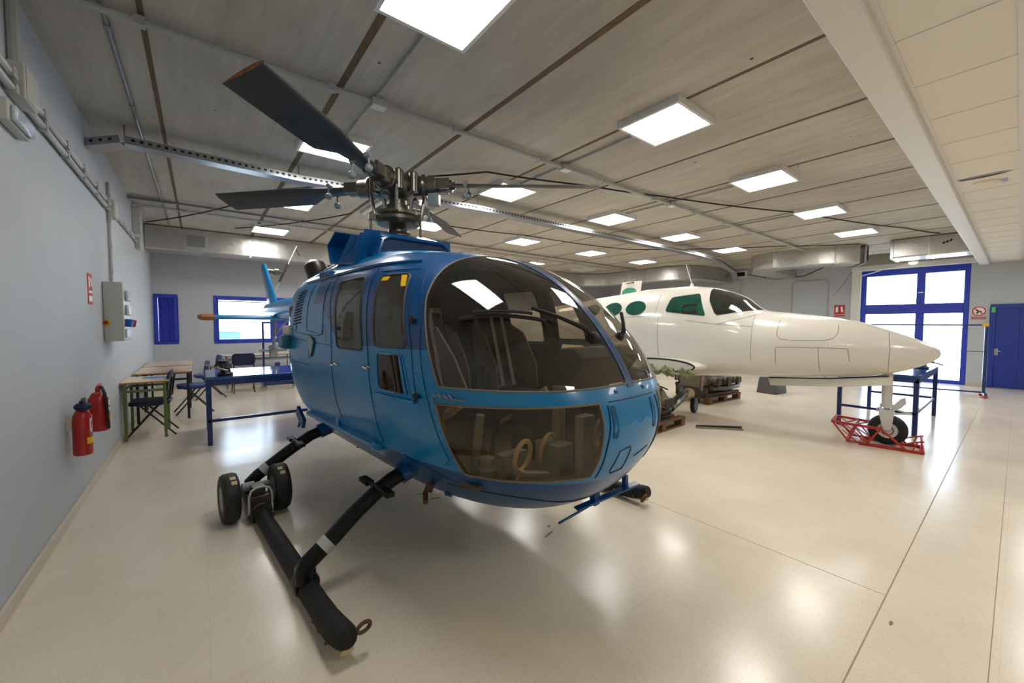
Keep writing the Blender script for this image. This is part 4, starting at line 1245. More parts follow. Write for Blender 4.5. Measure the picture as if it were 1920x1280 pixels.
# exhaust stubs
for s_ in (-1, 1):
    ex = MB(); c_ = Vector((-1.25, s_ * .38, 2.0))
    ex.tube([c_ + Vector((0.10, 0, -0.12)), c_ + Vector((0.05, 0, 0.0)), c_ + Vector((0.0, s_ * 0.0, 0.10)), c_ + Vector((-0.03, s_ * 0.02, 0.17)), c_ + Vector((-0.05, s_ * 0.02, 0.215)), c_ + Vector((-0.05, s_ * .02, 0.235))], [0.08, 0.11, 0.125, 0.115, 0.07, 0.01], 20)
    ex.build('exhaust_pipe', M['exhaust'], heli)

# tail boom, fin, stabiliser, tail rotor, tail guard
tb_ = MB(); rg_ = []
for i in range(13):
    t = i / 12; x = -1.6 - 3.9 * t; r_ = 0.27 * (1 - t) + 0.13 * t; zc_ = 1.74 + 0.02 * t
    rg_.append([(x, r_ * .85 * cos(2 * pi * j / 24), zc_ + r_ * sin(2 * pi * j / 24)) for j in range(24)])
tb_.loft(rg_); tb_.build('tail_boom', M['lightblue'], heli)
fn = MB()
def foil(c, chord, th, ax_x=(1, 0, 0), ax_t=(0, 1, 0), n=16):
    c, ax_x, ax_t = Vector(c), Vector(ax_x), Vector(ax_t); up_, lo_ = [], []
    for i in range(n + 1):
        t = i / n; xx = 0.5 * (1 - cos(pi * t))
        yt = 5 * th * (0.2969 * sqrt(xx) - 0.126 * xx - 0.3516 * xx ** 2 + 0.2843 * xx ** 3 - 0.1036 * xx ** 4)
        up_.append(c + ax_x * chord * (0.35 - xx) + ax_t * chord * yt)
        if 0 < i < n: lo_.append(c + ax_x * chord * (0.35 - xx) - ax_t * chord * yt)
    return up_ + lo_[::-1]
fn.loft([foil((-5.15, 0.02, 1.70), .85, .16), foil((-5.35, 0.0, 2.1), .62, .16), foil((-5.62, -0.045, 2.60), .46, .16), foil((-5.66, -0.05, 2.68), .40, .12)])
fn.build('tail_fin', M['lightblue'], heli)
sbz = MB().loft([foil((-4.75, -1.05, 1.60), .40, .2, (1, 0, 0), (0, 0, 1)), foil((-4.75, 1.05, 1.60), .40, .2, (1, 0, 0), (0, 0, 1))])
so = sbz.build('stabilizer', M['lightblue'], heli)
for s_ in (-1, 1):
    wpd = MB().loft([[(-4.74 + r_ * 1.5 * cos(2 * pi * j / 16), s_ * yy, 1.60 + r_ * .42 * sin(2 * pi * j / 16)) for j in range(16)] for yy, r_ in ((.98, .10), (1.0, .13), (1.08, .14), (1.17, .12), (1.2, .07))]); wpd.build('foam_wrapping', M['foam'], so, label='brown foam taped over the tip')
gb = MB().tube([(-5.60, -0.05, 2.55), (-5.60, 0.12, 2.545), (-5.6, 0.30, 2.54)], [0.05, 0.045, 0.03], 12); gb.lathe([(0.07, -0.04), (0.07, 0.04)], (-5.6, .16, 2.545), (0, 1, 0), 14)
gbo = gb.build('tail_rotor', M['hub'], heli)
for s_ in (-1, 1):
    d = Vector((0.12 * s_, 0.10 * s_, 0.28 * s_)).normalized()
    b0 = Vector((-5.6, 0.30, 2.54))
    MB().tube([b0, b0 + d * 0.22], 0.026, 8).build('blade_grip', M['hub'], gbo)
    bb_ = MB()
    x_ = d.cross(Vector((0.3, 1, 0))).normalized(); y_ = d.cross(x_)
    bb_.loft([foil(b0 + d * .2, .09, .1, x_, y_), foil(b0 + d * .27, .19, .1, x_, y_), foil(b0 + d * .62, .19, .08, x_, y_)])
    bb_.build('tail_rotor_blade', M['planegrey'], gbo)
tgd = MB().tube([(-4.9, -0.03, 1.62), (-5.0, -0.05, 1.0)], 0.028, 8); tgd.box((-5.0, -0.05, 0.98), (0.06, 0.46, 0.04)); tgd.box((-5.0, -0.05, 0.93), (0.12, 0.12, 0.16)); tgd.lathe([(0.1, 0), (0.07, 0.06)], (-4.98, -0.05, 1.02), (0, 0, 1), 12)
tgd.tube([(-4.5, 0.1, 1.58), (-4.98, -0.05, 1.22)], 0.015, 6)
tgd.build('tail_guard', M['greymetal'], heli)
# small pod and fin on the rear right flank seen past the body edge
pd = MB().box((-0.55, -0.86, 1.32), (0.20, 0.16, 0.13)); pd.build('navigation_pod', mat('teal_pod', (24, 96, 120), 0.35), heli, bev=0.03)
MB().box((-0.53, -0.86, 1.43), (0.14, 0.10, 0.10)).build('pod_cap', mat('cream_pod_cap', (214, 208, 190), 0.4), heli, bev=0.025)
MB().box((-0.52, -0.80, 1.60), (0.16, 0.10, 0.13)).build('side_pod', M['black'], heli, bev=0.025)

# ------------------------------------------------------------------ rotor head and blades
rt_ = MB().lathe([(0.16, 2.30), (0.16, 2.36), (0.10, 2.40), (0.085, 2.46), (0.085, 2.72), (0.13, 2.74)], n=24)
rt_.build('rotor_mast', M['hub'], heli)
swp = MB().lathe([(0.10, 2.46), (0.20, 2.47), (0.23, 2.50), (0.23, 2.53), (0.18, 2.54), (0.20, 2.56), (0.20, 2.59), (0.12, 2.60), (0.11, 2.66), (0.09, 2.67)], n=28)
for k in range(3):
    a = 0.4 + k * 2.1
    swp.box((0.23 * cos(a), 0.23 * sin(a), 2.515), (0.12, 0.05, 0.05), (0, 0, a)); swp.tube([(0.27 * cos(a), 0.27 * sin(a), 2.52), (0.27 * cos(a), 0.27 * sin(a), 2.33)], 0.012, 8)
swo = swp.build('swashplate', M['hub'], heli)
AZ = [-52, -142, 40, 130]
hb = MB().lathe([(0.10, 2.72), (0.15, 2.75), (0.19, 2.79), (0.20, 2.84), (0.19, 2.89), (0.13, 2.95), (0.06, 2.99), (0.0, 3.0)], n=28)
for a in AZ:
    r_ = radians(a); d = Vector((cos(r_), sin(r_), 0))
    hb.tube([d * 0.12 + Vector((0, 0, 2.84)), d * 0.40 + Vector((0, 0, 2.845))], [0.10, 0.085], 18)
    hb.lathe([(0.105, 0.26), (0.112, 0.28), (0.105, 0.30)], (0, 0, 2.845), d, 18)
    t = Vector((-d.y, d.x, 0))
    for s_ in (-1, 1):
        p = d * 0.2 + t * s_ * 0.10 + Vector((0, 0, 2.84)); hb.lathe([(0.045, -0.08), (0.045, 0.09), (0.025, 0.11)], p, (0, 0, 1), 12)
    for k in range(6):
        aa = r_ + k * 0.25 - 0.6
        hb.lathe([(0.012, 0), (0.012, 0.03)], (0.165 * cos(aa), 0.165 * sin(aa), 2.91), (0, 0, 1), 6)
hbo = hb.build('rotor_hub', M['hub'], heli)
for k, a in enumerate(AZ):
    r_ = radians(a + 22); p = Vector((0.22 * cos(r_), 0.22 * sin(r_), 2.57)); q = Vector((0.26 * cos(r_), 0.26 * sin(r_), 2.79))
    MB().tube([p, q], 0.016, 8).build('pitch_link', M['steel'], heli)
    r_ = radians(a - 25); p = Vector((0.16 * cos(r_), 0.16 * sin(r_), 2.58)); q = Vector((0.2 * cos(r_), 0.2 * sin(r_), 2.76))
    MB().tube([p, q], 0.012, 8).build('pitch_link', M['greymetal'], heli)
bx = MB().box((0.30, 0.30, 2.83), (0.16, 0.09, 0.10), (0, 0, radians(40))); bx.box((0.28, 0.24, 2.71), (0.11, 0.08, 0.12), (0, 0, radians(40))); bx.build('slip_ring_box', M['greymetal'], heli, bev=0.006)
bw_ = MB().box((0.415, 0.32, 2.83), (0.13, 0.012, 0.075), (0, 0, radians(40))); bw_.build('box_window', mat('violet_window', (62, 56, 70), 0.3), heli)

def blade(az, length, droop, root_col):
    r_ = radians(az); d = Vector((cos(r_), sin(r_), 0)); t = Vector((-d.y, d.x, 0))
    def st(r, ch, th, pitch, off=0.0):
        p_ = radians(pitch)
        ax_x = t * cos(p_) + Vector((0, 0, 1)) * sin(p_)
        ax_t = -t * sin(p_) + Vector((0, 0, 1)) * cos(p_)
        z = 2.845 - droop * (r - 0.4)
        return foil(d * r + Vector((0, 0, z)) + ax_x * off, ch, th, ax_x, ax_t)
    bo_ = MB().loft([st(.52, .13, .36, 20), st(.72, .13, .32, 20), st(.86, .16, .26, 20), st(1.02, .27, .13, 20, -.02), st(1.08, .28, .12, 20, -.02), st(length, .28, .12, 20, -.02)])
    o_ = bo_.build('rotor_blade', M['blade'], heli, smooth=40)
    MB().loft([st(length - .001, .262, .10, 20, -.019), st(length + .003, .262, .10, 20, -.019)]).build('tip_end', M['foam'], o_, label='cut brown blade end')
    g_ = MB().tube([d * .36 + Vector((0, 0, 2.845)), d * .56 + Vector((0, 0, 2.84))], [.06, .05], 14)
    for s_ in (-1, 1):
        g_.box(d * .44 + t * s_ * 0.055 + Vector((0, 0, 2.845)), (.20, .03, .10), (0, 0, r_))
    g_.build('blade_root_fitting', M['hub'], o_)
    w_ = MB()
    for s_ in (-1, 1):
        p = d * .70 + t * s_ * .075 + Vector((0, 0, 2.84 + s_ * .025))
        w_.tube([p, p + Vector((0, 0, -.07))], .009, 6); w_.sphere(p + Vector((0, 0, -.10)), .034, 12, 8)
    w_.tube([d * .70 + t * -.09 + Vector((0, 0, 2.82)), d * .70 + Vector((0, 0, 2.865)), d * .70 + t * .09 + Vector((0, 0, 2.87))], .022, 8)
    w_.build('pendulum_weights', M['greymetal'], o_)
    return o_
blade(-52, 1.80, -0.03, 0)
blade(-142, 2.0, 0.01, 0)
blade(40, 1.95, 0.045, 0)
blade(130, 1.86, 0.02, 0)

# ------------------------------------------------------------------ landing gear
def skid(y, x_tip, s_):
    o_ = MB()
    pts = [(-0.35, y, .057), (0.2, y, .057), (1.0, y, .057), (1.55, y, .058), (x_tip - .25, y, .062), (x_tip - .13, y, .078), (x_tip - .03, y, .105), (x_tip + .01, y, .118)]
    o_.tube(pts, [.048, .053, .053, .053, .056, .058, .054, .042], 18, caps=True)
    sk = o_.build('skid', M['skid'], heli)
    cap = MB().loft([[(x_tip - .235 + q, y + .032 * cos(a), .028 + .04 * q + max(0, q - .1) * .12 + .016 * sin(a)) for a in [2 * pi * i / 14 for i in range(14)]] for q in (0, .1, .2, .235)]); cap.build('wear_shoe', M['cream'], sk)
    cl = MB().lathe([(.062, -.05), (.068, -.03), (.068, .03), (.062, .05)], (1.36, y, .069), (1, 0, 0), 18)
    cl.box((1.36, y, .145), (.09, .09, .03)); cl.build('skid_clamp', M['legblack'], sk, bev=0.004)
    for dx in (.28, .20, .10): MB().lathe([(.008, 0), (.006, .012)], (x_tip - dx, y - .053, .065), (0, -1, -.3), 8).build('bolt', M['rust'], sk)
    ey = MB(); yy = y + (.065 if s_ < 0 else -.065); zz = .125 if s_ < 0 else .075; ey.tube([(x_tip - .01, y, .11), (x_tip, y + (yy - y) * .5, (zz + .11) / 2)], .010, 8)
    ey.tube([(x_tip + .0 + .030 * sin(a) * .4, yy + .01 + .030 * cos(a), zz + .030 * sin(a)) for a in [2 * pi * i / 20 for i in range(20)]], .009, 8, closed=True)
    ey.build('tow_ring', M['rust'], sk)
    return sk
skid(-1.275, 1.97, -1); skid(1.13, 2.10, 1)
def leg(x, s_, yo, rear=False):
    k = yo / 1.29
    if rear: P_ = [(x, -.50, .56), (x, -.66, .545), (x, -.82, .495), (x, -.99, .40), (x, -1.13, .31), (x, -1.22, .25), (x, -1.28, .20), (x, -1.285, .12)]
    else: P_ = [(x - .01, -.48, .60), (x, -.66, .565), (x, -.78, .525), (x, -.883, .473), (x, -1.017, .385), (x, -1.139, .288), (x, -1.215, .235), (x, -1.277, .19), (x, -1.293, .15), (x, -1.29, .10)]
    P_ = [(a, b * k * (-1 if s_ > 0 else 1), c) for a, b, c in P_]
    o_ = MB().tube(P_, .047, 16).build('cross_tube_leg', M['legblack'], heli)
    i = 4 if rear else 5
    a, b = Vector(P_[i]), Vector(P_[i + 1])
    MB().tube([a.lerp(b, .2), a.lerp(b, .75)], .0495, 16).build('cream_band', M['pvc'], o_)
    a, b = Vector(P_[3]), Vector(P_[2]); q = a.lerp(b, .0 if not rear else .3)
    stp = MB().tube([q + Vector((-.17, 0, .03)), q + Vector((.17, 0, .045))], .015, 8)
    stp.box(q + Vector((-.14, 0, .032)), (.12, .05, .028)); stp.box(q + Vector((.14, 0, .046)), (.12, .05, .028))
    stp.build('step', M['legblack'], o_, bev=.004)
    e_ = Vector(P_[1]); f_ = Vector(P_[2])
    MB().tube([e_ + (e_ - f_) * .8, e_, e_.lerp(f_, .55)], .064, 16).build('leg_socket', M['darkblue'], o_)
for s_, yo in ((-1, 1.29), (1, 1.14)):
    leg(1.40, s_, yo); leg(-.10, s_, yo, True)
# belly fittings
bf = MB()
for (x, y, z) in ((1.62, -.50, .46), (1.2, -.52, .46), (.75, -.52, .47), (.35, -.55, .48), (0.05, -.56, .5)):
    bf.box((x, y, z), (.05, .02, .10)); bf.lathe([(.015, -.03), (.015, .03)], (x, y, z - .03), (0, 1, 0), 8)
bf.build('belly_lugs', M['darkblue'], heli, bev=.004)
dr = MB().tube([(1.60, -.62, .52), (1.60, -.66, .47), (1.67, -.70, .445)], .016, 10); dr.lathe([(.026, -.03), (.026, .02)], (1.60, -.63, .50), (0, .4, 1), 10); dr.build('drain_pipe', M['rust'], heli)
ab = MB().bar((2.30, -.08, .425), (2.44, .36, .50), .05, .012); ab.bar((2.27, -.20, .37), (2.32, .02, .42), .012, .012); ab.box((2.33, .06, .455), (.04, .05, .07)); ab.box((2.40, .28, .52), (.03, .03, .08))
ab.build('belly_antenna', M['darkblue'], heli, bev=.003)
fa = MB().box((-.45, -.80, .60), (.22, .03, .10), (0, .5, 0)); fa.tube([(-.5, -.78, .62), (-.46, -.82, .5)], .012, 6); fa.build('rear_lug', M['darkblue'], heli, bev=.004)

# ------------------------------------------------------------------ cabin
cf = MB().bb((-.6, -.62, .60), (2.05, .62, .63)); cf.prism([(2.05, -.5, .60), (2.42, -.3, .66), (2.42, .3, .66), (2.05, .5, .60)], (0, 0, .03)); cf.build('cabin_floor', M['cabinfloor'], heli)
def seat(x, y):
    s1_ = MB()
    s1_.prism([(x - .22, y - .2, .92), (x - .32, y - .20, 1.62), (x - .28, y - .20, 1.62), (x - .16, y - .20, .92)], (0, .40, 0))
    so_ = s1_.build('seat_back', M['seatgrey'], heli, bev=.015)
    MB().prism([(x - .15, y - .17, 1.0), (x - .27, y - .17, 1.58), (x - .24, y - .17, 1.58), (x - .08, y - .17, 1.0)], (0, .34, 0)).build('back_cushion', M['cushion'], so_, bev=.02)
    MB().bb((x - .2, y - .21, .86), (x + .26, y + .21, .95)).build('seat_pan', M['cushion'], heli, bev=.03)
    MB().bb((x - .16, y - .16, .63), (x + .18, y + .16, .86)).build('seat_base', M['panelblack'], heli, bev=.01)
    MB().bb((x - .33, y - .09, 1.64), (x - .27, y + .09, 1.80)).build('headrest', M['seatgrey'], heli, bev=.02)
    for s_ in (-1, 1):
        MB().prism([(x - .20, y + s_ * .225, .90), (x - .29, y + s_ * .225, 1.50), (x - .12, y + s_ * .225, 1.42), (x + .04, y + s_ * .225, 1.16), (x + .06, y + s_ * .225, .95)], (0, .014, 0)).build('seat_side_panel', M['seatgrey'], heli, bev=.005)
    bl_2 = MB()
    for q in (-.06, .06): bl_2.bar((x - .24, y + q, 1.60), (x - .06, y + q, .98), .035, .006)
    bl_2.build('harness', M['pvc'], heli)
seat(1.30, -.36); seat(1.30, .36)
MB().bb((.05, -.60, .63), (.45, .60, .95)).build('rear_bench', M['cushion'], heli, bev=.03)
MB().box((.0, 0, 1.25), (.10, 1.20, .62), (0, -.12, 0)).build('rear_backrest', M['cushion'], heli, bev=.03)
ip = MB().prism([(2.02, -.10, 1.20), (2.20, -.10, 1.36), (2.30, -.10, 1.36), (2.36, -.10, 1.30), (2.22, -.10, 1.10), (2.10, -.10, 1.08)], (0, .62, 0))
ipo = ip.build('instrument_panel', M['panelblack'], heli, bev=.01)
gp_ = MB()
for i in range(4):
    for j in range(2):
        p = Vector((2.055 + .075 * j, .0 + .13 * i, 1.235 + .066 * j)); gp_.lathe([(.042, 0), (.042, .012), (.036, .014)], p, (-.66, 0, .75), 14)
gp_.build('gauges', M['greymetal'], ipo)
pe = MB().bb((1.75, -.09, .63), (2.20, .09, 1.05)); pe.build('console', M['panelblack'], heli, bev=.012)
MB().tube([(2.22, -.15, .64), (2.22, -.15, 1.14)], .038, 12).build('support_tube', M['greymetal'], heli)
for s_ in (-1, 1):
    cy = MB().tube([(1.86, s_ * .36, .64), (1.90, s_ * .36, .9), (1.80, s_ * .36, 1.12), (1.80, s_ * .36, 1.24)], [.016, .014, .014, .022], 8); cy.build('cyclic_stick', M['black'], heli)
    pdl = MB()
    for q in (-.10, .10):
        c_ = Vector((2.22, s_ * .34 + q, .80)); pdl.tube([c_ + Vector((.02 * sin(a), .055 * cos(a), .085 * sin(a))) for a in [2 * pi * i / 20 for i in range(20)]], .013, 8, closed=True)
        pdl.tube([c_ + Vector((0, 0, -.08)), c_ + Vector((-.05, 0, -.17))], .013, 6)
    pdl.build('rudder_pedals', M['cream'], heli)
    co_ = MB().tube([(1.45, s_ * .36 - .27, .75), (1.80, s_ * .36 - .27, .98)], .018, 8); co_.tube([(1.80, s_ * .36 - .27, .98), (1.92, s_ * .36 - .27, 1.06)], .027, 10); co_.build('collective_lever', M['cream'], heli)
mc = MB().bb((2.16, -.28, .66), (2.34, -.16, .84)); mc.bb((2.05, -.48, .66), (2.12, -.30, .78)); mc.tube([(1.95, -.56, .64), (2.0, -.55, 1.0)], .025, 8); mc.lathe([(.06, .0), (.06, .06), (.045, .08), (.045, .12)], (2.02, -.52, .64), n=14); mc.tube([(2.10, -.42, .66), (2.32, -.22, .67)], .025, 10)
mc.build('control_linkage', M['greymetal'], heli, bev=.003)
fb_ = MB().bb((2.36, -.18, .68), (2.42, -.08, 1.0)); fb_.build('filter_box', M['seatgrey'], heli, bev=.006)
pg_ = MB().bb((2.02, -.02, .70), (2.03, .16, 1.04)); pg_.build('perforated_plate', mat('perforated_plate', (130, 122, 104), 0.5, metal=0.4), heli)
pgd = MB()
for i in range(3):
    for j in range(6): pgd.lathe([(.021, 0), (.021, .003)], (2.03, .02 + .055 * i, .74 + .052 * j), (1, 0, 0), 10)
pgd.build('plate_holes', M['black'], heli)
hr = MB().tube([(1.75, -.70, .75), (1.72, -.73, 1.05), (1.66, -.72, 1.30), (1.62, -.66, 1.52)], .012, 8); hr.lathe([(.03, 0), (.03, .03)], (1.70, -.72, 1.2), (0, 1, 0), 10); hr.tube([(1.68, -.71, 1.38), (1.69, -.70, 1.5), (1.66, -.66, 1.58)], .02, 8); hr.build('belt_reel', M['greymetal'], heli)
sg2 = MB().prism([(1.62, -.52, 1.08), (1.60, -.60, 1.46), (1.66, -.62, 1.48), (1.76, -.56, 1.30), (1.84, -.50, 1.06)], (0, .014, 0)); sg2.build('armour_panel', M['seatgrey'], heli)

# ------------------------------------------------------------------ ground handling wheels clipped to the near skid
gw = thing('ground_handling_wheels', 'pair of worn black tyres clamped over the near helicopter skid', 'wheels', (1.577, 3.85, 0), -radians(90 - 4.9))
def tyre(c, r, wd, m, parent, name='tyre', n=32):
    pr = [(r * .50, -wd * .42), (r * .80, -wd * .5), (r * .93, -wd * .44), (r * .985, -wd * .28), (r, -wd * .1), (r, wd * .1), (r * .985, wd * .28), (r * .93, wd * .44), (r * .80, wd * .5), (r * .50, wd * .42)]
    o_ = MB().lathe(pr, c, (0, 1, 0), n).build(name, m, parent)
    gv = MB()
    for q in (-.22, 0, .22): gv.lathe([(r * .99, q * wd - .003), (r * 1.002, q * wd - .002), (r * 1.002, q * wd + .002), (r * .99, q * wd + .003)], c, (0, 1, 0), n)
    gv.build('tread_groove', M['black'], o_)
    return o_
for y in (-1.450, -1.115):
    t_ = tyre((.10, y, .183), .183, .115, M['rubber'], gw)
    MB().lathe([(.09, -.05), (.095, -.045), (.05, -.02), (.05, .02), (.095, .045), (.09, .05)], (.10, y, .183), (0, 1, 0), 24).build('wheel_rim', M['greymetal'], t_)
    pch = MB()
    for a in (0.9, 1.15, 2.4): pch.box((.10 + .184 * cos(a), y + random.uniform(-.03, .03), .183 + .184 * sin(a)), (.03, .035, .003), (0, pi / 2 - a, 0))
    pch.build('paint_patch', M['cream'], t_)
ax_ = MB().tube([(.10, -1.45, .183), (.10, -1.40, .23), (.10, -1.32, .235), (.10, -1.2, .235), (.10, -1.16, .20), (.10, -1.115, .183)], .022, 10); ax_.lathe([(.035, -.04), (.035, .04)], (.10, -1.33, .235), (0, 1, 0), 12); ax_.build('axle', M['greymetal'], gw)
cp = MB().bb((.16, -1.345, .10), (.24, -1.205, .19)); cp.bb((.12, -1.32, .17), (.20, -1.23, .25)); cp.lathe([(.077, -.03), (.077, .05)], (.22, -1.275, .068), (1, 0, 0), 16); cp.box((.27, -1.345, .05), (.04, .03, .05)); cp.box((.27, -1.205, .05), (.04, .03, .05)); cp.build('clamp', M['darksteel'], gw, bev=.005)
hd_ = MB().tube([(.255, -1.35, .07), (.25, -1.35, .20), (.245, -1.335, .245), (.24, -1.30, .26), (.24, -1.25, .26), (.245, -1.215, .245), (.25, -1.20, .20), (.255, -1.20, .07)], .008, 8); hd_.build('wire_handle', M['pvc'], gw)
# ------------------------------------------------------------------ the white aeroplane (x forward from the nose wheel, y left)
PLOC = (6.68, .92, 0); PROT = -radians(83)
plane = thing('airplane', 'white wingless twin aeroplane fuselage pointing right behind the helicopter', 'airplane', PLOC, PROT)
ST = [(.375, 1.166, 1.166, .002), (.365, 1.20, 1.13, .035), (.33, 1.235, 1.09, .075), (.283, 1.269, 1.05, .115), (.21, 1.312, 1.005, .165), (.126, 1.352, .965, .21), (.03, 1.393, .925, .26), (-.066, 1.432, .89, .30),
      (-.305, 1.524, .842, .385), (-.56, 1.587, .815, .45), (-.958, 1.649, .776, .53), (-1.374, 1.706, .742, .60), (-1.642, 1.905, .72, .63), (-2.018, 2.052, .69, .66), (-2.258, 2.10, .675, .672),
      (-2.45, 2.119, .667, .68), (-2.96, 2.112, .655, .69), (-3.8, 2.035, .66, .68), (-5.0, 1.90, .75, .58), (-6.5, 1.75, 1.0, .34), (-7.6, 1.66, 1.2, .16)]
def interp(xs, ys, x):
    """monotone cubic through the stations"""
    n = len(xs)
    if x <= xs[0]: return ys[0]
    if x >= xs[-1]: return ys[-1]
    i = max(j for j in range(n) if xs[j] <= x); i = min(i, n - 2)
    d = [(ys[j + 1] - ys[j]) / (xs[j + 1] - xs[j]) for j in range(n - 1)]
    def m_(j):
        if j == 0: return d[0]
        if j == n - 1: return d[-1]
        return 0.0 if d[j - 1] * d[j] <= 0 else 2 * d[j - 1] * d[j] / (d[j - 1] + d[j])
    h = xs[i + 1] - xs[i]; t = (x - xs[i]) / h
    return (2 * t ** 3 - 3 * t ** 2 + 1) * ys[i] + (t ** 3 - 2 * t ** 2 + t) * h * m_(i) + (-2 * t ** 3 + 3 * t ** 2) * ys[i + 1] + (t ** 3 - t ** 2) * h * m_(i + 1)
SX = [s_[0] for s_ in ST][::-1]; STP = [s_[1] for s_ in ST][::-1]; SB = [s_[2] for s_ in ST][::-1]; SW = [s_[3] for s_ in ST][::-1]
def psec(x, ins=0.0):
    tp, bt, wd = interp(SX, STP, x) - ins, interp(SX, SB, x) + ins, interp(SX, SW, x) - ins
    k = clamp((-.3 - x) / 1.0); nu = 2.0 + .25 * k; nl = 2.0 + .7 * k
    cz = bt + (tp - bt) * (.5 - .06 * k)
    if x > -2.2: cz = min(cz, bt + .46)
    else: cz = bt + .46 + .10 * clamp((-2.2 - x) / .8)
    cz = min(cz, (tp + bt) / 2 + .02)
    return tp, bt, max(wd, .001), cz, nu, nl
def ppt(x, th, ins=0.0):
    tp, bt, wd, cz, nu, nl = psec(x, ins); c, s_ = cos(th), sin(th); n = nu if s_ >= 0 else nl
    return Vector((x, wd * math.copysign(abs(c) ** (2 / n), c), cz + (tp - cz if s_ >= 0 else cz - bt) * math.copysign(abs(s_) ** (2 / n), s_)))
def py(x, z, off=.002):
    tp, bt, wd, cz, nu, nl = psec(x); n = nu if z >= cz else nl; h_ = (tp - cz) if z >= cz else (cz - bt)
    return -(wd * (1 - clamp(abs(z - cz) / h_) ** n) ** (1 / n)) - off
def plane_bm(ins=0.0, nx=150, nt=120, xe=-7.6):
    bm = bmesh.new(); rows = []
    for i in range(nx + 1):
        t = i / nx; x = xe + (.374 - ins - xe) * sin(.5 * pi * t) ** .9
        rows.append([bm.verts.new(ppt(x, -pi + 2 * pi * j / nt, ins)) for j in range(nt)])
    for i in range(nx):
        for j in range(nt): bm.faces.new((rows[i][j], rows[i][(j + 1) % nt], rows[i + 1][(j + 1) % nt], rows[i + 1][j]))
    bm.faces.new(rows[0]); bm.faces.new(rows[-1])
    bmesh.ops.recalc_face_normals(bm, faces=bm.faces); bm.normal_update()
    bm.faces.layers.int.new('in')
    return bm
def oval(cx, cz, rx, rz, n=24): return [(cx + rx * cos(2 * pi * i / n), cz + rz * sin(2 * pi * i / n)) for i in range(n)]
PW = [('windshield', [(-2.07, 2.035), (-2.02, 1.85), (-1.965, 1.75), (-1.915, 1.66), (-1.875, 1.625), (-1.40, 1.705), (-1.2, 1.74), (-1.2, 2.3), (-2.07, 2.3)], [((0, -.025, 0), (0, 1, 0))], 'planeglass'),
      ('cockpit_window', round_poly([(-2.585, 1.925), (-2.175, 1.975), (-2.015, 1.612), (-2.635, 1.69)], .05), [], 'greenglass'),
      ('oval_window', oval(-3.14, 1.765, .185, .125), [], 'greenglass'), ('oval_window', oval(-3.58, 1.75, .185, .125), [], 'greenglass'), ('oval_window', oval(-4.02, 1.735, .185, .12), [], 'greenglass')]
ref = plane_bm(); ref.verts.ensure_lookup_table(); ref.faces.ensure_lookup_table()
tree = BVHTree.FromBMesh(ref); vn = [v.normal.copy() for v in ref.verts]; fv = [[v.index for v in f.verts] for f in ref.faces]; vc = [v.co.copy() for v in ref.verts]
bm = plane_bm()
for sgn in (-1, 1):
    for nm, poly, extra, mt in PW:
        pl = [((p[0], p[1] * -sgn, p[2]), (n[0], n[1] * -sgn, n[2])) for p, n in poly_planes(poly) + list(extra)]
        pre = (lambda c: c.y < .02 and c.x < -1.1 and c.z > 1.4) if sgn == -1 else (lambda c: c.y > -.02 and c.x < -1.1 and c.z > 1.4)
        fs = [f for f in carve(bm, pl, pre) if f.calc_center_median().y * sgn > 0]
        b2, lps = lift(fs)
        po = finish(b2, nm, M[mt], tree, norm_at, plane); b2.free()
        po['label'] = 'green tinted oval cabin window' if nm == 'oval_window' else ('green tinted side cockpit window' if nm == 'cockpit_window' else 'curved clear windshield half')
        tb2 = MB()
        for lp in lps: tb2.tube(thin_path(lp, .015), .005, 6, closed=True)
        if tb2.v: tb2.build('window_rim', M['planegrey'], po)
        bmesh.ops.delete(bm, geom=fs, context='FACES')
finish(bm, 'fuselage', M['planewhite'], tree, norm_at, plane); bm.free(); ref.free()
gs = MB().bb((-2.02, -.50, 1.52), (-1.50, .50, 1.56)); gs.prism([(-1.98, -.5, 1.56), (-1.60, -.5, 1.56), (-1.70, -.5, 1.70), (-1.95, -.5, 1.74)], (0, 1.0, 0))
gs.build('glare_shield', M['panelblack'], plane, bev=.03)
for y in (-.28, .28):
    MB().prism([(-2.75, y - .2, 1.1), (-2.85, y - .2, 1.75), (-2.75, y - .2, 1.75), (-2.6, y - .2, 1.1)], (0, .4, 0)).build('seat_back', M['cushion'], plane, bev=.04)
vw = MB().prism([(a, py(a, b, .004), b) for a, b in ((-2.36, 1.80), (-2.17, 1.81), (-2.15, 1.66), (-2.37, 1.655))], (0, .004, 0)); vw.build('vent_opening_shade', M['exhaust'], plane, label='dark sheet for the shade inside the open storm window')  # dark sheet stands for the shaded inside of the open window
# seams, hatch outlines, latches
ps = MB()
def pline(pts, r=.003, n=10):
    out = []
    for a, c in zip(pts[:-1], pts[1:]):
        for i in range(n): out.append((a[0] + (c[0] - a[0]) * i / n, a[1] + (c[1] - a[1]) * i / n))
    out.append(pts[-1]); ps.tube([(a, py(a, b, .0005), b) for a, b in out], r, 5)
pline([(-2.78, 2.0), (-2.77, 1.63), (-3.4, 1.61)]); pline([(-2.72, 1.62), (-2.68, 1.0)]); pline([(-1.43, 1.64), (-1.42, 1.3), (-1.42, 1.0)])
pline([(-1.13, 1.56), (-1.14, 1.36), (-1.10, 1.31), (-1.0, 1.295), (-.64, 1.305), (-.56, 1.33), (-.52, 1.40), (-.53, 1.50)])
pline([(-1.14, 1.20), (-1.14, .98)]); pline([(-1.14, 1.20), (-.7, 1.21), (-.42, 1.205), (-.40, 1.05)]); pline([(-.70, 1.2), (-.69, .9)])
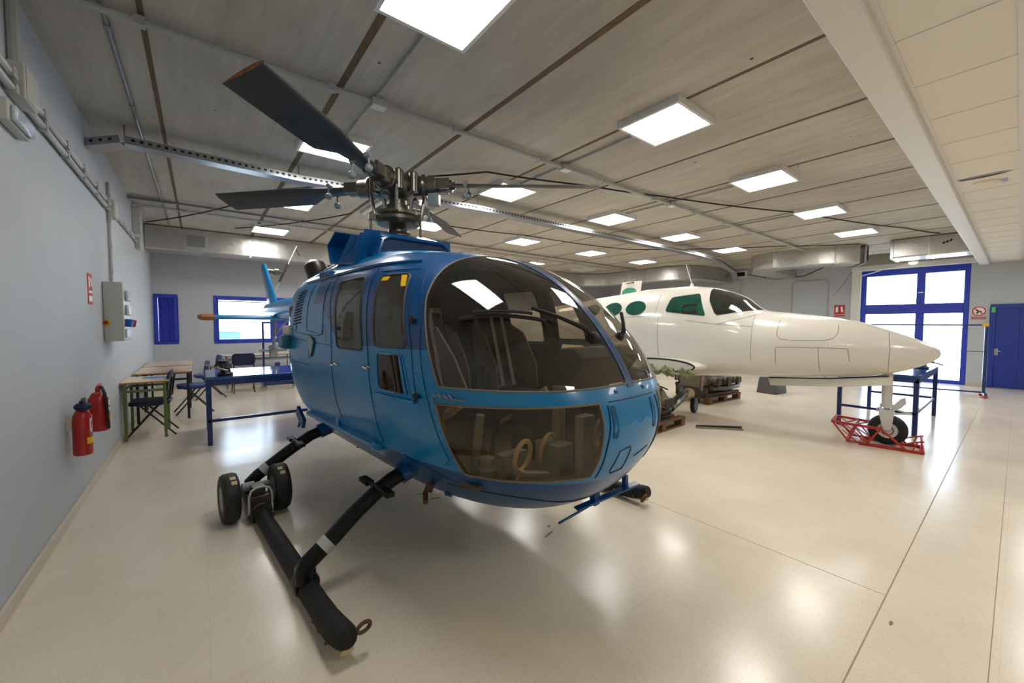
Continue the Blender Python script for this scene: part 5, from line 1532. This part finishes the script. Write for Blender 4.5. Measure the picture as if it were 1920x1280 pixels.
pline([(-.066, 1.41), (-.05, 1.2), (-.06, .93)]); pline([(-2.3, 1.56), (-1.87, 1.50), (-1.5, 1.60), (-1.35, 1.66)]); pline([(-1.87, 1.50), (-1.42, 1.47)])
ps.build('panel_seams', M['line'], plane)
for x in (-1.0, -.62):
    lt2 = MB(); lt2.prism([(x - .014, py(x, 1.30, -.004), 1.30), (x + .014, py(x, 1.30, -.004), 1.30), (x + .014, py(x, 1.22, -.004), 1.22), (x - .014, py(x, 1.22, -.004), 1.22)], (0, -.008, 0)); lt2.build('hatch_latch', M['planewhite'], plane, bev=.003)
vn_ = MB().prism([(-.36, py(-.36, 1.0, -.02), 1.005), (-.07, py(-.07, 1.0, -.012), 1.0), (-.07, py(-.07, .95, -.012), .965), (-.33, py(-.33, .93, -.02), .93)], (0, -.012, 0)); vn_.build('nose_scoop', M['planegrey'], plane, bev=.006)
# whip antenna
an = MB().lathe([(.035, -.01), (.03, .03), (.012, .06)], (-2.45, 0, 2.115), (0, 0, 1), 12); an.tube([(-2.45, 0, 2.16), (-2.56, .02, 2.50)], [.008, .004], 8); an.build('whip_antenna', M['white'], plane)
# raised upper door on the far side with an oval window
dp = MB(); rr_ = [(-3.97 + a, 2.19 + b) for a, b in rrect(.44, .36, .02)]
dp.prism([(a, .72 + (b - 2.0) * .3, b) for a, b in rr_], (0, .03, .005)); do_ = dp.build('cabin_door', M['planewhite'], plane, bev=.006)
ow = MB().prism([(a, .7185 + (b - 2.0) * .3 - .004, b) for a, b in oval(-3.99, 2.15, .16, .10)], (0, .004, 0)); ow.build('oval_window', mat('green_door_window', (70, 140, 115), .15, coat=.4), do_)
hs = MB().tube([(-4.05, .76, 2.33), (-3.91, .775, 2.345)], .009, 6); hs.sphere((-3.91, .775, 2.345), .018, 8, 6); hs.build('door_handle', M['blackink'], do_)
# stub of the removed right wing with torn root
ws_ = MB(); rg_ = []
for t, sc_ in ((0, 1.0), (.45, .9), (1.0, .78)):
    y = -.45 - .42 * t
    rg_.append([(-2.55 + .62 * sc_ * cos(2 * pi * j / 28) * (1 if cos(2 * pi * j / 28) > 0 else 1.4), y, .88 + .12 * sc_ * sin(2 * pi * j / 28)) for j in range(28)])
ws_.loft(rg_); wso = ws_.build('wing_root', M['planewhite'], plane, smooth=50)
MB().tube([(-2.55 + .49 * cos(a) * (1 if cos(a) > 0 else 1.4), -.872, .88 + .096 * sin(a)) for a in [2 * pi * i / 28 for i in range(28)]], .013, 6, closed=True).build('root_seal', M['black'], wso)
wr = MB(); random.seed(3)
for i in range(22):
    x = -2.95 + .9 * random.random(); wr.box((x, -.88 - .10 * random.random(), .76 + .07 * random.random()), (.05 + .10 * random.random(), .10, .03 + .03 * random.random()), (random.random(), random.random(), random.random()))
for i in range(6):
    x = -2.9 + .12 * i; wr.tube([(x, -.86, .82), (x + .04, -.96, .83), (x + .12, -1.0, .77)], .012, 6)
wr.build('exposed_structure', mat('zinc_green_structure', (120, 124, 84), .55, var=.5, scale=30), wso)
# nose gear door strip, strut, links, wheel
gd = MB().prism([(-1.30, -.16, .735), (-.02, -.14, .875), (-.01, -.14, .77), (-.5, -.15, .70), (-1.27, -.16, .635)], (0, .02, 0)); gd.build('gear_door', M['planewhite'], plane, bev=.004)
gl_ = MB().tube([(-1.28, -.155, .745), (-.6, -.165, .80), (-.05, -.15, .88)], .009, 6); gl_.build('door_hinge', M['black'], plane)
gs_ = MB().tube([(-.065, 0, .92), (-.062, 0, .50)], [.052, .050], 16); gs_.tube([(-.062, 0, .52), (-.058, 0, .42)], [.03, .03], 14)
gs_.lathe([(.062, -.02), (.062, .02)], (-.062, 0, .50), (0, 0, 1), 16)
gs_.build('gear_strut', M['planegrey'], plane)
fk = MB()
for y in (-.085, .085): fk.prism([(-.13, y - .01, .42), (.01, y - .01, .42), (-.01, y - .01, .22), (-.06, y - .01, .20), (-.09, y - .01, .22)], (0, .02, 0))
fk.bb((-.13, -.095, .41), (.01, .095, .455)); fk.build('wheel_fork', M['planegrey'], plane, bev=.008)
tl = MB().bar((-.02, -.02, .48), (.16, -.02, .425), .012, .02); tl.bar((-.02, .02, .40), (.16, .02, .425), .012, .02); tl.prism([(-.02, -.03, .49), (.06, -.03, .60), (.10, -.03, .62), (.11, -.03, .55), (.06, -.03, .48), (-.02, -.03, .45)], (0, .03, 0)); tl.tube([(-.11, -.03, .48), (-.14, -.05, .47), (-.15, -.05, .42)], .010, 6); tl.build('torque_link', M['planegrey'], plane, bev=.003)
tyo = tyre((-.045, 0, .205), .185, .13, M['rubber'], plane, 'nose_tyre')
MB().lathe([(.02, -.075), (.045, -.072), (.05, -.06), (.088, -.058), (.095, -.066), (.098, -.05), (.098, .05), (.095, .066), (.05, .06), (.02, .075)], (-.045, 0, .205), (0, 1, 0), 28).build('wheel_rim', M['planegrey'], tyo)
MB().lathe([(.06, -.0665), (.06, -.060)], (-.045, 0, .205), (0, 1, 0), 20).build('brake_disc', M['rust'], tyo)
# red wheel cradle
crd = thing('wheel_cradle', 'worn red steel cradle on the floor holding the white plane nose wheel', 'wheel cradle', PLOC, PROT)
bs = MB()
for y in (-.17, .17): bs.bar((-.30, y, .018), (.27, y, .018), .036, .034)
for x in (-.28, .26): bs.bar((x, -.17, .018), (x, .17, .018), .036, .034)
bs.build('base_frame', M['redrust'], crd, bev=.003)
tr_ = MB()
for y in (-.19, .19):
    tr_.bar((-.20, y, .035), (-.34, y, .22), .03, .012); tr_.bar((-.42, y, .05), (-.34, y, .22), .02, .01); tr_.bar((-.20, y, .035), (-.50, y, .235), .02, .01)
    tr_.bar((-.56, y * 1.1, .255), (-.10, y, .235), .03, .028); tr_.bar((-.56, y * 1.1, .255), (-.40, y, .03), .024, .02); tr_.bar((-.10, y, .235), (-.22, y, .03), .024, .02); tr_.bar((-.10, y, .235), (.12, y, .03), .03, .02)
    tr_.bar((-.46, y, .16), (-.30, y, .02), .02, .01); tr_.bar((-.42, y, .03), (-.22, y, .03), .024, .02); tr_.bar((-.32, y, .235), (-.40, y, .03), .02, .012)
tr_.bar((-.56, -.21, .255), (-.56, .21, .255), .03, .028); tr_.bar((-.40, -.19, .03), (-.40, .19, .03), .024, .02); tr_.bar((-.33, -.19, .25), (-.20, .19, .25), .014, .014); tr_.bar((-.45, -.19, .25), (-.33, .19, .25), .014, .014); tr_.bar((-.10, -.19, .235), (-.10, .19, .235), .02, .02)
tr_.build('truss_ramp', M['redrust'], crd, bev=.002)
en = MB()
for y in (-.17, .17):
    en.bar((.26, y, .03), (.25, y, .15), .02, .016); en.bar((.20, y, .13), (.27, y, .15), .02, .016); en.bar((.18, y, .03), (.22, y, .14), .016, .012); en.bar((.0, y, .05), (.20, y, .13), .018, .012)
en.bar((.25, -.17, .15), (.25, .17, .15), .02, .016)
en.build('end_stop', M['redrust'], crd, bev=.002)

# ------------------------------------------------------------------ engines, pallets, parts under the plane
def pallet(name, loc, rz, lab, lx=1.2, ly=.8):
    t = thing(name, lab, 'pallet', loc, rz, 'wooden pallets')
    for i in range(5):
        MB().box((0, -ly / 2 + .06 + i * (ly - .12) / 4, .128), (lx, .11, .022)).build('deck_board', M['wood'], t, bev=.003)
    for x in (-lx / 2 + .06, 0, lx / 2 - .06):
        b_ = MB()
        for y in (-ly / 2 + .07, 0, ly / 2 - .07): b_.box((x, y, .062), (.10, .12, .08))
        b_.box((x, 0, .107), (.10, ly, .02)); b_.build('bearer', M['wood'], t, bev=.003)
    MB().box((0, -ly / 2 + .07, .011), (lx, .10, .022)).build('bottom_board', M['wood'], t, bev=.002)
    MB().box((0, ly / 2 - .07, .011), (lx, .10, .022)).build('bottom_board', M['wood'], t, bev=.002)
    return t
pallet('pallet', (5.02, 3.38, 0), radians(2), 'wooden pallet under the oily engine just right of the blue nose')
pallet('pallet', (8.0, 3.80, 0), radians(-4), 'wooden pallet under the larger engine below the white fuselage', 1.15, .7)
def engine(name, loc, rz, lab, L_, W_, H_, seed):
    t = thing(name, lab, 'engine', loc, rz); random.seed(seed)
    cr = MB().loft([[(x, a * W_ * .30, H_ * .48 + b * H_ * .28) for a, b in [(cos(2 * pi * j / 16), sin(2 * pi * j / 16)) for j in range(16)]] for x in (-L_ * .42, -L_ * .15, L_ * .2, L_ * .40)])
    cr.lathe([(W_ * .2, 0), (W_ * .22, .03), (W_ * .12, .06), (W_ * .08, .14), (.05, .15)], (L_ * .40, 0, H_ * .5), (1, 0, 0), 20)
    cr.build('crankcase', M['enginemix'], t, smooth=30)
    for s_ in (-1, 1):
        for i in range(3):
            x = -L_ * .30 + i * L_ * .25; c_ = MB(); k = 7
            for q in range(k): c_.lathe([(.085, 0), (.085, .010)], (x, s_ * (W_ * .24 + q * .026), H_ * .52), (0, s_, 0.05), 18)
            c_.lathe([(.07, 0), (.07, .20), (.055, .21)], (x, s_ * W_ * .24, H_ * .52), (0, s_, 0.05), 16)
            c_.build('cylinder_barrel', M['enginemix'], t)
            MB().box((x, s_ * (W_ * .24 + .225), H_ * .53), (.13, .05, .14)).build('rocker_cover', M['enginedark'], t, bev=.02)
    pp_ = MB()
    for s_ in (-1, 1):
        pp_.tube([(-L_ * .38, s_ * W_ * .40, H_ * .30), (-L_ * .1, s_ * W_ * .44, H_ * .26), (L_ * .25, s_ * W_ * .42, H_ * .28), (L_ * .42, s_ * W_ * .3, H_ * .35)], .045, 12)
        for i in range(3):
            x = -L_ * .30 + i * L_ * .25; pp_.tube([(x, s_ * (W_ * .36), H_ * .48), (x + .03, s_ * W_ * .44, H_ * .36), (x + .05, s_ * W_ * .43, H_ * .28)], .026, 8)
            pp_.tube([(x, s_ * W_ * .34, H_ * .6), (x + .02, s_ * W_ * .28, H_ * .78), (x, s_ * .05, H_ * .82)], .022, 8)
    pp_.build('manifold_pipes', M['darksteel'], t)
    ac = MB()
    for i in range(14): ac.box((random.uniform(-.45, .42) * L_, random.uniform(-.25, .25) * W_, random.uniform(.70, .92) * H_), (random.uniform(.05, .16), random.uniform(.05, .14), random.uniform(.05, .13)), (0, 0, random.random()))
    for i in range(5): ac.lathe([(.05, 0), (.055, .02), (.055, .12), (.03, .14)], (random.uniform(-.4, .3) * L_, random.uniform(-.2, .2) * W_, H_ * .66), (random.uniform(-.6, .6), random.uniform(-.5, .5), 1), 14)
    ac.build('accessories', M['enginedark'], t, bev=.008)
    hs_ = MB()
    for i in range(7):
        a = Vector((random.uniform(-.45, .45) * L_, random.uniform(-.4, .4) * W_, random.uniform(.5, .9) * H_)); b = Vector((random.uniform(-.45, .45) * L_, random.uniform(-.4, .4) * W_, random.uniform(.3, .9) * H_)); m_ = (a + b) / 2 + Vector((0, random.choice((-1, 1)) * .1, .1))
        hs_.tube([a.lerp(m_, q / 5).lerp(m_.lerp(b, q / 5), q / 5) for q in range(6)], .012, 6)
    hs_.build('hoses', M['black'], t)
    sp = MB(); sp.bb((-L_ * .42, -W_ * .30, 0), (-L_ * .34, W_ * .30, H_ * .3)); sp.bb((L_ * .2, -W_ * .30, 0), (L_ * .28, W_ * .30, H_ * .3)); sp.bb((-L_ * .42, -W_ * .34, 0), (L_ * .4, -W_ * .27, .05)); sp.bb((-L_ * .42, W_ * .27, 0), (L_ * .4, W_ * .34, .05))
    sp.build('engine_stand', M['enginedark'], t, bev=.004)
    return t
engine('aircraft_engine', (5.02, 3.40, .14), radians(-14), 'oily piston engine on a pallet just right of the blue nose', .92, .74, .50, 5)
e2 = engine('aircraft_engine', (8.0, 3.80, .14), radians(-6), 'larger dark engine below the white fuselage on its pallet', 1.35, .9, .56, 11)
# landing gear leg lying between the engines, its wheel, red cowl flap, skis
gl2 = thing('landing_gear_leg', 'detached dark landing gear leg lying between the two engines', 'landing gear', (6.15, 3.35, 0), radians(12))
lgm = MB().tube([(-.55, 0, .22), (.35, .06, .34)], .055, 12); lgm.bar((-.62, .03, .20), (.1, .06, .28), .10, .12); lgm.bar((.1, .12, .42), (.62, .18, .40), .03, .15); lgm.build('gear_strut', M['enginedark'], gl2, bev=.004)
MB().lathe([(.10, -.05), (.11, 0), (.10, .05)], (.42, .02, .30), (.3, 1, 0), 16).build('trunnion', M['cream'], gl2)
tyre((.40, -.08, .135), .135, .07, M['rubber'], gl2)
wl = MB().bar((-.35, -.035, .285), (-.20, -.03, .30), .006, .05); wl.build('label', M['whiteink'], gl2)
cwf = MB(); cwf.prism([(6.75, 3.35, .36), (6.95, 3.42, .66), (7.02, 3.44, .72), (6.95, 3.40, .52), (6.80, 3.33, .34)], (.04, .05, 0)); tag(cwf.build('cowl_flap', mat('brown_red_flap', (110, 52, 40), .5), bev=.005), 'curved brownish red flap leaning on the larger engine below the fuselage', 'panel')
ch = MB().prism([(9.6, 3.15, 0), (10.1, 3.1, 0), (10.0, 3.12, .42), (9.75, 3.14, .42)], (.06, .4, 0)); tag(ch.build('support_stand', M['enginedark'], bev=.01), 'dark stand on the floor behind the larger engine under the fuselage', 'stand')
for k, (a, b) in enumerate((((5.66, 2.86, .02), (6.10, 2.42, .02)), ((5.60, 2.84, .012), (6.02, 2.36, .012)))):
    rd = MB().bar(a, b, .035 if k == 0 else .02, .03 if k == 0 else .02)
    tag(rd.build('steel_bar', M['darksteel'] if k == 0 else M['steel'], bev=.004), ('thicker dark bar lying on the floor right of the pallet', 'thinner pale bar lying on the floor beside the thicker dark one')[k], 'bar')

# ------------------------------------------------------------------ benches, tables, chairs
def bench(loc, rz, lab, L_=2.0, D_=.84, H_=.83, railz=.3):
    t = thing('workbench', lab, 'workbench', loc, rz, 'blue steel workbenches')
    MB().bb((0, 0, H_ - .03), (L_, D_, H_)).build('bench_top', M['bluetop'], t, bev=.004)
    fr = MB(); w_ = .05
    for y in (w_ / 2, D_ - w_ / 2): fr.bar((0, y, H_ - .065), (L_, y, H_ - .065), w_, .07)
    for x in (w_ / 2, L_ - w_ / 2): fr.bar((x, 0, H_ - .065), (x, D_, H_ - .065), w_, .07); fr.bar((x, 0, railz), (x, D_, railz), .03, .035)
    fr.bar((0, .03, railz), (L_, .03, railz), .03, .035); 
    fr.build('bench_frame', M['bluepaint'], t, bev=.003)
    for x in (w_ / 2, L_ - w_ / 2):
        for y in (w_ / 2, D_ - w_ / 2): MB().box((x, y, (H_ - .1) / 2), (w_, w_, H_ - .1)).build('leg', M['bluepaint'], t, bev=.003)
    return t
bench((.04, 6.04, 0), 0, 'blue steel workbench left of the helicopter with a black vise', 2.2, 1.05, .835)
bench((7.53, .80, 0), 0, 'blue steel workbench behind the nose of the white plane', 2.0, .86, .82)
def vise(loc, rz, lab, m):
    t = thing('bench_vise', lab, 'vise', loc, rz, 'bench vises')
    b_ = MB().lathe([(.085, 0), (.09, .02), (.06, .04), (.055, .09)], n=16); b_.bb((-.07, -.045, .08), (.10, .045, .15)); b_.bb((-.07, -.055, .15), (-.02, .055, .19)); b_.build('vise_body', m, t, bev=.008)
    j_ = MB(); j_.bb((-.22, -.045, .10), (-.06, .045, .15)); j_.bb((-.13, -.055, .12), (-.085, .055, .19)); j_.build('moving_jaw', m, t, bev=.006)
    s_ = MB().tube([(-.22, 0, .12), (-.30, 0, .12)], .018, 10); s_.tube([(-.285, -.12, .08), (-.285, .12, .16)], .010, 8); s_.build('handle', M['steel'], t)
    return t
vise((.24, 6.28, .835), radians(70), 'black bench vise on the near corner of the left blue workbench', M['black'])
vz = vise((8.9, .93, .82), radians(30), 'dark blue vise on the workbench behind the plane nose tip', M['bluepaint'])
pb = MB().bb((8.2, 1.05, .82), (8.45, 1.3, .825)); tag(pb.build('paper_sheet', M['whiteink']), 'white sheet lying on the workbench behind the plane nose', 'paper')
pl_ = MB().bb((.045, 6.06, .836), (.13, 6.22, .841)); tag(pl_.build('metal_plate', M['steel']), 'grey metal plate on the left workbench corner beside the vise', 'plate')

def desk(loc, rz, lab, L_, D_, frame, h=.75):
    t = thing('school_desk', lab, 'desk', loc, rz, 'school desks along the left wall')
    MB().bb((0, 0, h - .022), (L_, D_, h)).build('desk_top', M['deskwood'], t, bev=.004)
    MB().bb((-.003, -.003, h - .021), (L_ + .003, D_ + .003, h - .002)).build('desk_edge', M['deskedge'], t)
    f = MB()
    for y in (.05, D_ - .05): f.bar((.04, y, h - .12), (L_ - .04, y, h - .12), .025, .03)
    for x in (.04, L_ - .04): f.bar((x, .05, h - .10), (x, D_ - .05, h - .10), .02, .02)
    f.build('desk_frame', frame, t)
    for x in (.04, L_ - .04):
        for y in (.05, D_ - .05): MB().bar((x, y, h - .022), (x, y, 0), .032, .032).build('leg', frame, t, bev=.004)
    return t
desk((XL + .005, 6.84, 0), 0, 'green legged school desk nearest on the left wall, blue papers on top', .46, .72, M['deskgreen'])
desk((XL + .02, 7.95, 0), 0, 'beech topped desk second along the left wall', .66, 1.1, M['black'])
desk((XL + .02, 9.15, 0), 0, 'beech topped desk farthest along the left wall below the small window', .66, 1.15, M['black'])
desk((.42, 11.0, 0), 0, 'pale desk against the back wall under the bright window', 1.35, .55, M['pvcd'], .76)
pa = thing('book', 'blue magazine lying on the nearest green legged desk', 'book', (-.50, 7.22, .75), .5)
MB().box((0, 0, .006), (.17, .24, .011)).build('pages', M['white'], pa)
MB().box((0, 0, .0125), (.172, .242, .002)).build('cover', M['paper'], pa)
def chair(loc, rz, lab, m):
    t = thing('school_chair', lab, 'chair', loc, rz, 'blue school chairs')
    sr = [(a, b) for a, b in rrect(.42, .40, .07)]
    MB().loft([[(a * .97, b * .97, .425) for a, b in sr], [(a, b, .44) for a, b in sr], [(a, b, .46) for a, b in sr], [(a * .94, b * .94, .475) for a, b in sr]]).build('seat', m, t)
    br = []
    pr_ = rrect(.42, .26, .07)
    bk = MB()
    def bp(a, b, o): return (-.20 - .10 * (b + .13) / .8 + .10 * (a / .21) ** 2 * .3 - o, a, .72 + b)
    bk.loft([[bp(a, b, 0.012) for a, b in pr_], [bp(a, b, -.012) for a, b in pr_]]); bk.build('backrest', m, t)
    fr = MB()
    for s_ in (-1, 1): fr.tube([(-.12, s_ * .18, .43), (-.20, s_ * .18, .50), (-.235, s_ * .17, .78)], .011, 8)
    for s_ in (-1, 1): fr.tube([(-.12, s_ * .17, .42), (.12, s_ * .17, .42)], .011, 8)
    fr.tube([(.12, -.17, .42), (.12, .17, .42)], .011, 8); fr.tube([(-.12, -.17, .42), (-.12, .17, .42)], .011, 8); fr.build('chair_frame', M['black'], t)
    for s_ in (-1, 1):
        MB().tube([(-.10, s_ * .18, .43), (.24, s_ * .20, 0)], .011, 8).build('leg', M['black'], t)
        MB().tube([(.10, s_ * .165, .43), (-.26, s_ * .185, 0)], .011, 8).build('leg', M['black'], t)
    return t
chair((-.54, 7.16, 0), radians(178), 'dark blue chair pushed under the nearest green legged desk', M['chairdark'])
c0 = chair((-.12, 8.55, 0), radians(185), 'blue chair at the second desk along the left wall', M['chairblue'])
dup(c0, (.10, 10.0, 0), radians(190), 'blue chair seen just left of the black vise, turned to the farthest wall desk')
chair((.72, 10.45, 0), radians(90), 'dark chair with its back to us behind the left workbench', M['chairdark'])

# wheeled blue frame by the bright window and wheeled rail frame by the glass door
rk = thing('wheeled_rack', 'tall navy steel frame on castors under the tail by the bright window', 'rack', (1.10, 10.40, 0), radians(-1))
f = MB()
for x in (0, .60):
    f.bar((x, .0, .08), (x, .0, 1.53), .04, .04); f.bar((x, -.02, .12), (x, .52, .12), .04, .05); f.prism([(x - .02, -.14, .1), (x - .02, .14, .1), (x - .02, .0, .62)], (.04, 0, 0))
f.bar((0, 0, 1.51), (.60, 0, 1.51), .04, .04); f.bar((0, .0, .12), (.60, .0, .12), .04, .05); f.bar((0, .5, .12), (.60, .5, .12), .04, .05); f.box((.30, .3, .36), (.10, .08, .45)); f.bar((0, .3, .12), (.60, .3, .12), .04, .04)
f.build('rack_frame', M['bluepaint'], rk, bev=.003)
def castors(t, pts, r=.04, m=None):
    for (x, y) in pts: MB().lathe([(r * .6, -.014), (r, -.012), (r, .012), (r * .6, .014)], (x, y, r), (0, 1, 0), 14).build('castor', m or M['deskwood'], t)
    b_ = MB()
    for (x, y) in pts: b_.bb((x - .02, y - .02, r * 1.3), (x + .02, y + .02, .10))
    b_.build('castor_forks', M['steel'], t)
castors(rk, [(0.03, -.06), (.57, -.06), (.03, .48), (.57, .48)])
hk = MB().tube([(.25, .1, 1.49), (.25, .1, 1.2), (.28, .1, 1.15)], .006, 6); hk.build('hook', M['chrome'], rk)
ra = thing('rail_frame', 'low wheeled blue rail frame in front of the glass door and blue door', 'rack', (12.8, .42, 0), radians(100))
f = MB(); f.bar((0, 0, .08), (0, 0, 1.50), .05, .05); f.bar((2.6, 0, .08), (2.6, 0, 1.50), .05, .05); f.bar((0, 0, 1.50), (2.6, 0, 1.50), .025, .03); f.bar((0, 0, .10), (2.6, 0, .10), .04, .03); f.bar((0, 0, .95), (2.6, 0, .95), .012, .012)
for x in (0, 2.6): f.bar((x, -.25, .08), (x, .25, .08), .04, .04)
f.build('rail_posts', M['bluepaint'], ra, bev=.003)
castors(ra, [(0, -.22), (0, .22), (2.6, -.22), (2.6, .22)], .035, M['redpaint'])
pdm = MB().box((0.02, 0, 1.50), (.10, .07, .07)); pdm.build('end_pad', mat('yellow_pad', (206, 160, 60), .7), ra, bev=.01)
bpy.context.view_layer.update()
